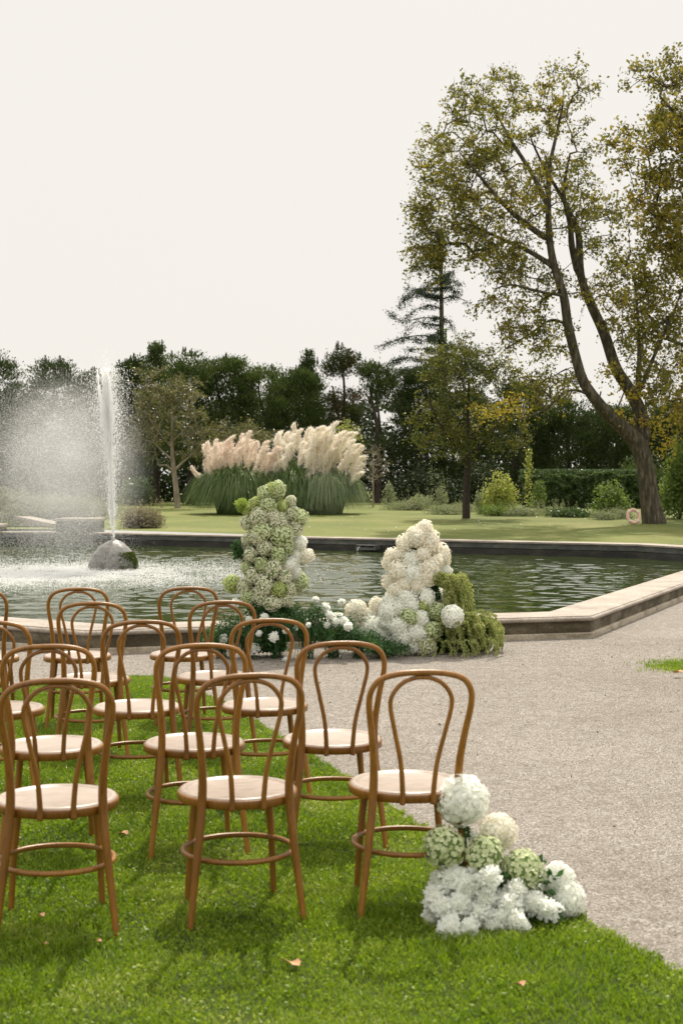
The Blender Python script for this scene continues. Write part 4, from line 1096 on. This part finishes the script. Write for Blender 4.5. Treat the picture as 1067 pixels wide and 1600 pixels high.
# conifers of the tree line
def conifer(label, px, top, D, hw, kind='conifer', seed=0, n=190, low=None, per=95, spiky=False, name='cypress_tree', open_=0.0):
    """px, top: sighted crown centre and top; hw: half width in pixels"""
    rng = rs(seed); b = at(px, 790, D); b[2] = gz(D) - .05; H = at(px, top, D)[2] - b[2]; Wd = hw / F * D
    t = empty(name, b, 0, label, 'tree', 'dark evergreens of the tree line')
    sk = Skel(); P = [np.array([rng.normal() * .06 * k, rng.normal() * .06 * k, H * f]) for k, f in enumerate((0, .2, .4, .6, .8, .97))]
    P = smooth_path(P, 3); sk.chain(P, np.linspace(.17, .02, len(P)))
    lo = .18 if low is None else low; T = []
    for k in range(n):
        f = lo + (1 - lo) * rng.rand() ** .8
        if spiky: r = Wd * (1 - f) ** .8 * 1.15 + .06
        else: r = Wd * math.sqrt(max(.02, 1 - ((f - .55) / .50) ** 2)) * .95
        a_ = rng.uniform(0, 2 * PI); q = rng.uniform(.3, 1) ** .6 * r * (1 + .18 * math.sin(a_ * 3 + f * 9 + seed))
        T.append((math.cos(a_) * q, math.sin(a_) * q, H * f * .985 + rng.normal() * .1))
    T = np.array(T)
    if open_ > 0: T = T[vnoise(T[:, 0] * 1.1 + 20, T[:, 2] + 20, .9, seed + 1) > open_]
    sk.grow(T, rng, up=.2)
    mb = MB(); sk.build(mb, .008, .5, 4); mb.build('trunk', M['bark_dark'], t)
    mb = MB(); ax = np.repeat(unit(np.column_stack([T[:, 0], T[:, 1], np.full(len(T), .9 * Wd)])), per, 0)
    C = np.repeat(T, per, 0) + np.clip(rng.normal(size=(len(T) * per, 3)), -1.8, 1.8) * np.array([.23, .23, .11]) * (1 if not spiky else .8)
    C = C + ax * rng.uniform(0, .18, (len(C), 1))
    leafs(mb, C, rng.uniform(.07, .17, len(C)), .36, rng, ax, .7)
    for k in range(5):   # leader shoots breaking the outline
        x0 = rng.normal() * Wd * .35; z0 = H * (.93 if abs(x0) > .4 else 1.0) - .1; m_ = 90; u_ = rng.rand(m_)
        C = np.column_stack([x0 + rng.normal(size=m_) * .07 * (1 - u_), rng.normal(size=m_) * .07, z0 + u_ * rng.uniform(.15, .45)])
        leafs(mb, C, .1, .3, rng, np.array([0, 0, 1.0]), .6)
    mb.build('crown', M[kind], t)
    return t


cyp = [
    ('cypress at the far left edge behind the drifting spray', -12, 558, 66, 62, 'conifer_dark', {}),
    ('cypress behind the middle of the spray, widest one there', 84, 566, 66, 50, 'conifer_dark', {}),
    ('lower cypress just left of the jet behind the spray', 150, 580, 67, 36, 'conifer_dark', {}),
    ('narrow cypress just right of the jet, greyed by drops', 208, 564, 67, 34, 'conifer_dark', {}),
    ('cypress with thin spiky leader above the young lawn tree', 246, 541, 66, 40, 'conifer', dict(spiky=True, n=150)),
    ('bright green cypress above the pink pampas, highest of the dense ones', 296, 553, 64, 44, 'conifer', {}),
    ('broad green cypress behind the pink pampas plumes', 352, 561, 65, 50, 'conifer', dict(low=.3)),
    ('dark cypress between the pink and the cream pampas', 412, 574, 65, 46, 'conifer', dict(low=.35, open_=.25)),
    ('dark flat topped cypress above the cream pampas plumes', 466, 580, 66, 42, 'conifer', dict(low=.38, open_=.3)),
    ('thin pointed conifer top poking above the cream pampas', 482, 553, 69, 20, 'conifer_dark', dict(spiky=True, n=70, low=.5)),
    ('rusty tinged ragged conifer with dead red needles behind the cream pampas', 535, 543, 67, 34, 'conifer_rust', dict(n=120, low=.4, open_=.38)),
    ('open layered dark conifer between rusty one and the tall cedar', 590, 572, 66, 46, 'conifer_dark', dict(low=.42, open_=.36)),
    ('dark conifer under the branches of the tall thin cedar', 655, 580, 67, 44, 'conifer_dark', dict(low=.3, open_=.25)),
    ('dark conifer behind the round headed lawn tree', 725, 612, 67, 50, 'conifer_dark', {}),
    ('dark conifer behind the hedge, left of the leaning limb', 812, 604, 66, 46, 'conifer_dark', dict(low=.1)),
    ('dark conifer behind the hedge under the leaning limb', 885, 632, 66, 48, 'conifer_dark', dict(low=.1)),
    ('dark conifer behind the leaning trunk', 960, 640, 66, 46, 'conifer_dark', dict(low=.1)),
    ('dark conifer at the right edge behind the fresh green sapling', 1045, 636, 67, 48, 'conifer_dark', dict(low=.1))]
for i, (lab, px, top, D, hw, kind, kw) in enumerate(cyp):
    conifer(lab, px, top, D, hw, kind, 600 + i, **kw)

# tall thin cedar with level branches
rc = rs(450); DC = 71.0; b = at(690, 790, DC); b[2] = gz(DC) - .05
t = empty('cedar_tree', b, 0, 'tall sparse cedar with ivy on its trunk and level drooping branches', 'tree')
sk = Skel(); H = at(690, 345, DC)[2] - b[2]
P = smooth_path([(0, 0, 0), (.03, 0, H * .3), (-.02, 0, H * .6), (-.06, 0, H)], 5); k0 = sk.chain(P, np.linspace(.24, .06, len(P)))
mb2 = MB()
for k in range(56):
    z = H * rc.uniform(.34, .97); s_ = -1 if rc.rand() < .66 else 1; Lb = (3.7 if s_ < 0 else 2.0) * (1.08 - (z / H - .4) * 1.25) * rc.uniform(.3, 1.1); a_ = rc.normal() * .9
    dv = np.array([s_ * math.cos(a_), math.sin(a_), 0]) * Lb; P0 = np.array([0, 0, z])
    Pb = smooth_path([P0, P0 + dv * .35 + [0, rc.normal() * .1, .08 + rc.normal() * .09], P0 + dv * .7 + [0, rc.normal() * .15, -.04 + rc.normal() * .12], P0 + dv + [0, 0, -.22 + rc.normal() * .28]], 4); kk = int(np.argmin([np.linalg.norm(P0 - q) for q in sk.p]))
    sk.chain(Pb[1:], np.linspace(.035, .01, len(Pb) - 1), kk)
    m_ = int(260 * Lb); t_ = rc.uniform(.22, 1, m_) * (len(Pb) - 1.01); i_ = t_.astype(int)
    hb = rc.rand(12); t_ = np.clip(hb[rc.randint(0, 12, m_)] + rc.normal(size=m_) * .045, .12, .99) * (len(Pb) - 1.01); i_ = t_.astype(int); f_ = (t_ - i_)[:, None]
    C = Pb[i_] * (1 - f_) + Pb[i_ + 1] * f_ + rc.normal(size=(m_, 3)) * np.array([.12, .25, .09]) + [0, 0, -.06]
    leafs(mb2, C, rc.uniform(.06, .15, m_), .35, rc, np.array([0, 0, -1.0]), .2)
mb = MB(); sk.build(mb, .01, .5, 5); mb.build('trunk', M['bark'], t); mb2.build('crown', M['cedar'], t)
mb = MB(); n = 1500; z = rc.uniform(H * .38, H * .62, n); a_ = rc.uniform(0, 2 * PI, n); leafs(mb, np.column_stack([np.cos(a_) * .22, np.sin(a_) * .22, z]), .1, .7, rc); mb.build('ivy', M['fresh'], t)

# dim undergrowth closing the view between the trunks
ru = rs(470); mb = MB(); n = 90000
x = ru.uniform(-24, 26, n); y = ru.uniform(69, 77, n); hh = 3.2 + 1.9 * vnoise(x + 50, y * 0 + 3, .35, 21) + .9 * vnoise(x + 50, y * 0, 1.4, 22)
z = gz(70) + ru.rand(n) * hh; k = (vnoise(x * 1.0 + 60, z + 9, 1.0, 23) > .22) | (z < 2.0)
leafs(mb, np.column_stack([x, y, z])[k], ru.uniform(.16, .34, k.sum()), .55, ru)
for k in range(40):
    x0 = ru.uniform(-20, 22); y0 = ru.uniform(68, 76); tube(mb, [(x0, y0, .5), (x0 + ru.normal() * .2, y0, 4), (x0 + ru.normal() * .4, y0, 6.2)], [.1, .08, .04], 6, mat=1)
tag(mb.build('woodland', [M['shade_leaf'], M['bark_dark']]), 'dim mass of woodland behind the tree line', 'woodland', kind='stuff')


def shrub(name, label, px, py, hw, ht, mat, n, L, seed, cat='shrub', depth=None, asp=.5, shape='dome', stems=8, group=None, spikes=0, D=None):
    """px, py: sighted base centre; hw, ht: half width and height in pixels"""
    rng = rs(seed); b = on_ground(px, py) if D is None else at(px, py, D)
    b = np.array([b[0], b[1], gz(b[1])]); s = b[1] / F; W = hw * s; Hh = ht * s; dp = depth or W
    t = empty(name, b, 0, label, cat, group)
    u = unit(rng.normal(size=(n, 3))); u[:, 2] = np.abs(u[:, 2]); q = rng.uniform(.55, 1.0, (n, 1)); q *= 1 + .16 * np.sin(u[:, :1] * 7 + seed) * np.cos(u[:, 2:] * 6 + u[:, 1:2] * 5)
    if shape == 'column': C = np.column_stack([u[:, 0] * W, u[:, 1] * dp, rng.rand(n) * Hh]); C[:, :2] *= (1.15 - (C[:, 2:] / Hh) ** 2 * .9)
    else: C = u * q * np.array([W, dp, Hh])
    k = max(10, n // 45); hub = C[rng.randint(0, n, k)]; idx = rng.randint(0, k, n); mixf = rng.uniform(.35, .8, (n, 1)); C = C * (1 - mixf) + (hub[idx] + rng.normal(size=(n, 3)) * L * .9) * mixf
    C[:, 2] = np.maximum(C[:, 2], .02)
    mb = MB(); leafs(mb, C, rng.uniform(.6, 1.4, n) * L, asp, rng, np.array([0, 0, 1.0]), .25)
    for q_ in range(spikes):
        x0, y0 = rng.uniform(-W, W) * .9, rng.uniform(-dp, dp) * .6; hz = Hh * rng.uniform(.9, 1.5); m_ = 26
        zz = rng.rand(m_) * hz; leafs(mb, np.column_stack([x0 + rng.normal(size=m_) * .02 + zz * rng.normal() * .1, np.full(m_, y0), zz]), L * .9, .3, rng, np.array([0, 0, 1.0]), .6)
    mb.build('foliage', M[mat], t)
    mb = MB()
    for q_ in range(stems):
        h_ = hub[rng.randint(k)]; tube(mb, [(rng.normal() * .05, rng.normal() * .05, 0), h_ * [.5, .5, .6], h_], [.02 * max(.4, W), .013 * max(.4, W), .005], 4)
    mb.build('stem', M['bark_dark'], t)
    return t


# clipped hedge
rh = rs(480); hx0 = at(812, 790, 57)[0]; hx1 = at(1003, 790, 57)[0]; hz0 = gz(57); htop = at(900, 741, 57)[2] - hz0; wv = hx1 - hx0
t = empty('hedge', ((hx0 + hx1) / 2, 57, hz0), 0, 'clipped dark green hedge left of the leaning trunk', 'hedge')
mb = MB(); n = 42000; x = rh.uniform(-wv / 2, wv / 2, n); face = rh.rand(n); z = rh.rand(n) * htop; y = np.where(face < .55, -.55 + rh.rand(n) * .25, rh.uniform(-.5, .6, n)); z = np.where(face < .55, z, htop - rh.rand(n) * .22)
bul = .45 * vnoise(x + 30, z + 30, 1.6, 5) + .75 * np.abs(np.sin(x * 1.55 + .5 * np.sin(x * .7))) ** .7 * (.4 + .6 * np.sin(PI * np.clip(z / htop, 0, 1))); y = y - bul * .55 * (.4 + .6 * vnoise(x + 70, z + 10, 4.5, 9)); z = z * (.86 + .07 * np.abs(np.sin(x * 1.55 + .5 * np.sin(x * .7))) + .04 * np.sin(x * 1.3) + .13 * vnoise(x + 30, y * .8 + 10, 2.2, 8)); leafs(mb, np.column_stack([x, y, z]), rh.uniform(.07, .16, n), .5, rh, np.array([0, -.5, .8]), .3)
for k in range(300):
    x0 = rh.uniform(-wv / 2, wv / 2); m_ = 16; leafs(mb, np.column_stack([x0 + rh.normal(size=m_) * .04, rh.uniform(-.5, .3) + np.zeros(m_), htop + rh.rand(m_) * .2]), .08, .4, rh, np.array([0, 0, 1.0]), .5)
mb.build('foliage', M['hedge'], t)
mb = MB()
for k in range(14): tube(mb, [(-wv / 2 + wv * (k + .5) / 14, 0, 0), (-wv / 2 + wv * (k + .5) / 14 + .05, 0, htop * .8)], [.04, .02], 6)
mb.build('stem', M['bark_dark'], t)

SH = [('bush', 'airy yellow green bush between the lawn tree and the hedge', 780, 800, 34, 74, 'lime', 2600, .10, 501, dict(D=50)),
      ('bush', 'golden leafed bush growing at the foot of the leaning trunk', 955, 806, 40, 62, 'fresh', 2600, .09, 502, dict(D=47)),
      ('conical_shrub', 'narrow upright green shrub in front of the hedge end', 843, 800, 16, 52, 'fresh', 700, .08, 503, dict(shape='column', D=52)),
      ('sapling', 'slender pale green sapling rising above the hedge', 825, 795, 8, 100, 'lime', 420, .085, 504, dict(shape='column', D=54)),
      ('sapling', 'fresh green leafy sapling at the right edge beyond the trunk', 1060, 815, 36, 150, 'fresh', 5200, .11, 505, dict(D=46)),
      ('bush', 'pale grey green bush under the bare sapling', 655, 797, 36, 28, 'sage', 2200, .07, 506, dict(spikes=8)),
      ('upright_plant', 'tall silvery plant beside the grey green bush', 688, 797, 14, 50, 'sage', 800, .07, 507, dict(spikes=10)),
      ('upright_plant', 'thin pale plant between bare sapling and grey bush', 608, 795, 12, 44, 'sage', 600, .07, 508, dict(shape='column')),
      ('low_plants', 'low silvery plants at the foot of the lawn tree', 722, 800, 34, 18, 'sage', 1500, .06, 509, dict(spikes=8)),
      ('upright_plant', 'silvery upright plant left of the yellow green bush', 750, 803, 14, 44, 'sage', 800, .07, 510, dict(spikes=10)),
      ('low_plants', 'strip of rough grey grass before the yellow green bush', 810, 806, 42, 16, 'sage', 2200, .07, 511, dict(spikes=22)),
      ('low_plants', 'dark leafy ground plants in front of the hedge', 890, 808, 44, 16, 'hedge', 2400, .08, 512, dict(spikes=8)),
      ('low_plants', 'rough pale grass near the life ring', 945, 812, 30, 14, 'sage', 1500, .06, 513, dict(spikes=14)),
      ('low_plants', 'ragged silvery border plants right of the bare sapling', 630, 797, 40, 14, 'sage', 1700, .06, 531, dict(spikes=20)),
      ('low_plants', 'ragged pale border plants behind the lawn tree foot', 700, 800, 44, 16, 'sage', 1900, .06, 532, dict(spikes=22, D=50)),
      ('low_plants', 'wispy green border plants under the yellow green bush', 775, 805, 36, 24, 'fresh', 1500, .06, 533, dict(spikes=30, D=48.5)),
      ('low_plants', 'wispy grey border plants below the hedge middle', 870, 806, 50, 18, 'sage', 2200, .06, 534, dict(spikes=34, D=49)),
      ('low_plants', 'low pale plants between hedge and life ring', 965, 810, 30, 16, 'sage', 1300, .06, 535, dict(spikes=18, D=46)),
      ('round_shrub', 'rounded greyish brown shrub behind the pool rim right of the jet', 222, 832, 38, 36, 'dry', 5200, .075, 514, dict(spikes=30, D=39.8)),
      ('bush', 'dark leafy bush behind the young lawn tree', 215, 796, 36, 60, 'hedge', 2600, .11, 515, dict(D=60)),
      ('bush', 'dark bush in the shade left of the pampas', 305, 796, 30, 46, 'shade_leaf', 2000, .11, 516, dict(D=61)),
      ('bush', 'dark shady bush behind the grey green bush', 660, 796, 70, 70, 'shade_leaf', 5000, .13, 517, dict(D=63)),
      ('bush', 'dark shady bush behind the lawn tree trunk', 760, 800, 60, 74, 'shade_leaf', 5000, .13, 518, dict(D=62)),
      ('bush', 'dark bush behind the leaning trunk base', 1000, 800, 60, 90, 'conifer', 5000, .13, 519, dict(D=62)),
      ('lavender_row', 'long grey green lavender bank behind the upper channel', 95, 836, 110, 42, 'lav', 16000, .075, 520, dict(D=46, depth=1.2, spikes=60)),
      ('lavender_row', 'grey green planting at the far left of the channel', -10, 820, 90, 46, 'lav', 9000, .08, 521, dict(D=50, depth=1.2, spikes=40)),
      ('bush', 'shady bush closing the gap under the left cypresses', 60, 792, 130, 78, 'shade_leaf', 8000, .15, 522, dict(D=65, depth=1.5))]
for (nm, lab, px, py, hw, ht, mat, n, L, sd, kw) in SH:
    shrub(nm, lab, px, py, hw, ht, mat, n, L, sd, **kw)

# pampas grass
PLU = {}
for key in ('pink', 'cream'):
    PLU[key] = []
    for s_ in range(4):
        rng = rs(700 + s_ + len(key)); mb = MB(); L = .62
        P = smooth_path([(0, 0, -.75), (.0, 0, -.2), (.0, 0, 0), (.03, 0, L * .4), (.09, 0, L * .8), (.17 + .04 * s_, 0, L * 1.0)], 5)
        tube(mb, P, np.linspace(.008, .003, len(P)), 4)
        Q = P[10:]; n = 430; t_ = rng.rand(n) ** .9 * (len(Q) - 1.01); i_ = t_.astype(int); f = t_ / len(Q)
        wd = .085 * np.sin(PI * np.clip(f * .88 + .10, 0, 1)) ** .7
        C = Q[i_] + rng.normal(size=(n, 3)) * wd[:, None] * np.array([1, 1, .5]) * .62
        leafs(mb, C, rng.uniform(.07, .17, n), .13, rng, np.array([.3, 0, .9]), .55)
        PLU[key].append(mb.mesh('plume', [M['plume_' + key]]))


def pampas(label, px, py, D, hw, ht, plumes, key, leafmat, seed, nb=2600, spread=1.0, depth=1.0):
    rng = rs(seed); b = at(px, py, D); b[2] = gz(D); s = D / F; W = hw * s; H = ht * s
    t = empty('pampas_grass', b, 0, label, 'pampas grass', 'pampas grass clumps')
    mb = MB(); n = nb; a_ = rng.uniform(0, 2 * PI, n); q = np.sqrt(rng.rand(n)); r0 = q * W * .42
    bx = np.cos(a_) * r0; by = np.sin(a_) * r0 * depth; out_ = (.25 + .75 * q) * W * .75 * rng.uniform(.5, 1.15, n); hh = H * rng.uniform(.65, 1.05, n) * (1.06 - .28 * q)
    ts = np.array([0, .25, .5, .75, 1.0]); a2 = a_ + rng.normal(size=n) * .5
    dr = np.clip(q * rng.uniform(.55, 1.25, n), 0, 1)
    X = bx[:, None] + (np.cos(a2) * out_ * (.4 + .75 * dr))[:, None] * ts ** 1.35; Y = by[:, None] + (np.sin(a2) * out_ * (.4 + .75 * dr) * depth)[:, None] * ts ** 1.35
    Z = hh[:, None] * np.sin(PI * ts[None] * (.5 + .46 * dr[:, None])) * 1.05
    Z = np.maximum(Z, .01)
    w = .014 * (1 - ts ** 2 * .9); wx = -np.sin(a2)[:, None] * w; wy = np.cos(a2)[:, None] * w
    V = np.stack([np.stack([X - wx, Y - wy, Z], -1), np.stack([X + wx, Y + wy, Z], -1)], 2).reshape(n, 10, 3)
    k = np.arange(n)[:, None, None] * 10; ff = np.array([(0, 1, 3, 2), (2, 3, 5, 4), (4, 5, 7, 6), (6, 7, 9, 8)])[None]
    mb.add(V.reshape(-1, 3), (k + ff).reshape(-1, 4)); mb.build('blades', M[leafmat], t)
    for (x, y, r_, sc_) in plumes:
        p = at(x, y, D + rng.uniform(-.9, .9) * depth) - b
        link('plume', PLU[key][rng.randint(4)], t, p, (rng.normal() * .12, r_ + rng.normal() * .1, rng.normal() * .5 + (PI if r_ < 0 and rng.rand() < .5 else 0) * 0), (sc_,) * 3)
    return t


rp = rs(720)
def plume_fan(n, x0, x1, y0, y1, tilt0, tilt1, s0=.8, s1=1.25, arch=18):
    o = []
    for k in range(n):
        u = rp.rand(); x = x0 + (x1 - x0) * u; y = rp.uniform(y0, y1) + arch * (2 * u - 1) ** 2
        o.append((x, y, tilt0 + (tilt1 - tilt0) * u + rp.normal() * .06, rp.uniform(s0, s1)))
    return o
DPm = on_ground(440, 803)[1]
pampas('pampas clump with pinkish plumes and deep green blades, left one', 372, 803, DPm, 78, 76, plume_fan(62, 328, 425, 704, 742, -.55, .25) + [(318, 748, -1.0, .95), (330, 716, -.75, .9), (322, 738, -.9, .8)], 'pink', 'pampas_leaf', 731, 8000, depth=.8)
pampas('pampas clump with tall cream plumes, middle one', 455, 803, DPm + .3, 66, 80, plume_fan(58, 428, 512, 690, 745, -.35, .30, .85, 1.3) + [(448, 700, -.8, 1.0), (470, 690, -.7, 1.1)], 'cream', 'pampas_leaf', 732, 7000, depth=.9)
pampas('pampas clump with dense cream plumes and pale drooping blades, right one', 508, 803, DPm + .1, 64, 70, plume_fan(60, 478, 556, 690, 750, -.15, .45, .85, 1.3) + [(556, 748, .95, .8), (548, 735, .7, .9), (500, 757, .9, .45), (527, 745, .0, .4)], 'cream', 'pampas_pale', 733, 6500, depth=.8)

# life ring leaning at the big trunk
lr = empty('life_ring', (at(989, 806, DB - .8)[0], DB - .8, gz(DB - .8) + .245), .1, 'faded pink life ring leaning beside the leaning trunk', 'life ring')
th = np.arange(40) * 2 * PI / 40; mb = MB(); tube(mb, np.column_stack([.175 * np.cos(th), .05 * np.sin(th), .19 * np.sin(th)]), .05, 10, ref=(0, 1, 0), closed=True); mb.build('ring', M['ring'], lr)
for a0 in (.8, 2.3, 3.9, 5.5):
    th = a0 + np.linspace(-.16, .16, 6); mb = MB(); tube(mb, np.column_stack([.175 * np.cos(th), .05 * np.sin(th), .19 * np.sin(th)]), .053, 10, ref=(0, 1, 0)); mb.build('band', M['ring_band'], lr)

# white specks of daisies on the far lawn
mb = MB(); n = 34
P = np.array([on_ground(rp.uniform(470, 1000), rp.uniform(796, 832)) for _ in range(n)]); leafs(mb, P + [0, 0, .03], .045, .8, rp)
tag(mb.build('lawn_daisies', M['carn']), 'tiny white flowers scattered over the far lawn', 'flowers', kind='stuff')

# ------------------------------------------------------------------ light, sky, camera
SUN_AZ, SUN_EL = R(10), R(56)      # azimuth clockwise from +Y
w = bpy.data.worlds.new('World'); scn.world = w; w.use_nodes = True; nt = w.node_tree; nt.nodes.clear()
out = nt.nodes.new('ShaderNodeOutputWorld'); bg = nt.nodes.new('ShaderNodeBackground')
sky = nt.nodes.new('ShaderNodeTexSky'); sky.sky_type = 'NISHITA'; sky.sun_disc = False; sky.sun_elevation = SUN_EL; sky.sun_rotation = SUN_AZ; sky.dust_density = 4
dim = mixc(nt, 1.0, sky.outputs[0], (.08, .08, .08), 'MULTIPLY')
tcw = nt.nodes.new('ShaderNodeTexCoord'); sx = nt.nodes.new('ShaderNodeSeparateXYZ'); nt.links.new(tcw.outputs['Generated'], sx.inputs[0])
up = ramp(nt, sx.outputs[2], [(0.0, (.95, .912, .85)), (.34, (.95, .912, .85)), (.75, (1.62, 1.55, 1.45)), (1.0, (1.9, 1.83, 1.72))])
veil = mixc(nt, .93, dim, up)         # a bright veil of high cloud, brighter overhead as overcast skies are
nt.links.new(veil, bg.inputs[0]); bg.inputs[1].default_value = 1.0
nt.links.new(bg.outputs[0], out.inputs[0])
sl = bpy.data.lights.new('sun', 'SUN'); sl.energy = 5.0; sl.angle = R(1.2); sl.color = (1, .92, .78)
so = bpy.data.objects.new('sun', sl); COL.objects.link(so)
d = Vector((math.sin(SUN_AZ) * math.cos(SUN_EL), math.cos(SUN_AZ) * math.cos(SUN_EL), math.sin(SUN_EL)))
so.rotation_euler = (-d).to_track_quat('-Z', 'Y').to_euler(); so.location = (0, 20, 30)

cam = bpy.data.cameras.new('camera'); co = bpy.data.objects.new('camera', cam); COL.objects.link(co)
co.location = (0, 0, HC); co.rotation_euler = (PI / 2 - PITCH, 0, 0)
cam.sensor_fit = 'VERTICAL'; cam.sensor_height = 36; cam.sensor_width = 24; cam.lens = 36 * F / 1600
cam.clip_start = .1; cam.clip_end = 1500
cam.dof.use_dof = True; cam.dof.focus_distance = 13.5; cam.dof.aperture_fstop = 6.3
scn.camera = co
scn.render.engine = 'CYCLES'
scn.cycles.max_bounces = 12; scn.cycles.diffuse_bounces = 7; scn.cycles.transparent_max_bounces = 8; scn.cycles.volume_bounces = 1; scn.cycles.use_denoising = True
scn.cycles.volume_step_rate = 2.0
scn.view_settings.view_transform = 'Standard'; scn.view_settings.look = 'None'; scn.view_settings.exposure = 0; scn.view_settings.gamma = 1
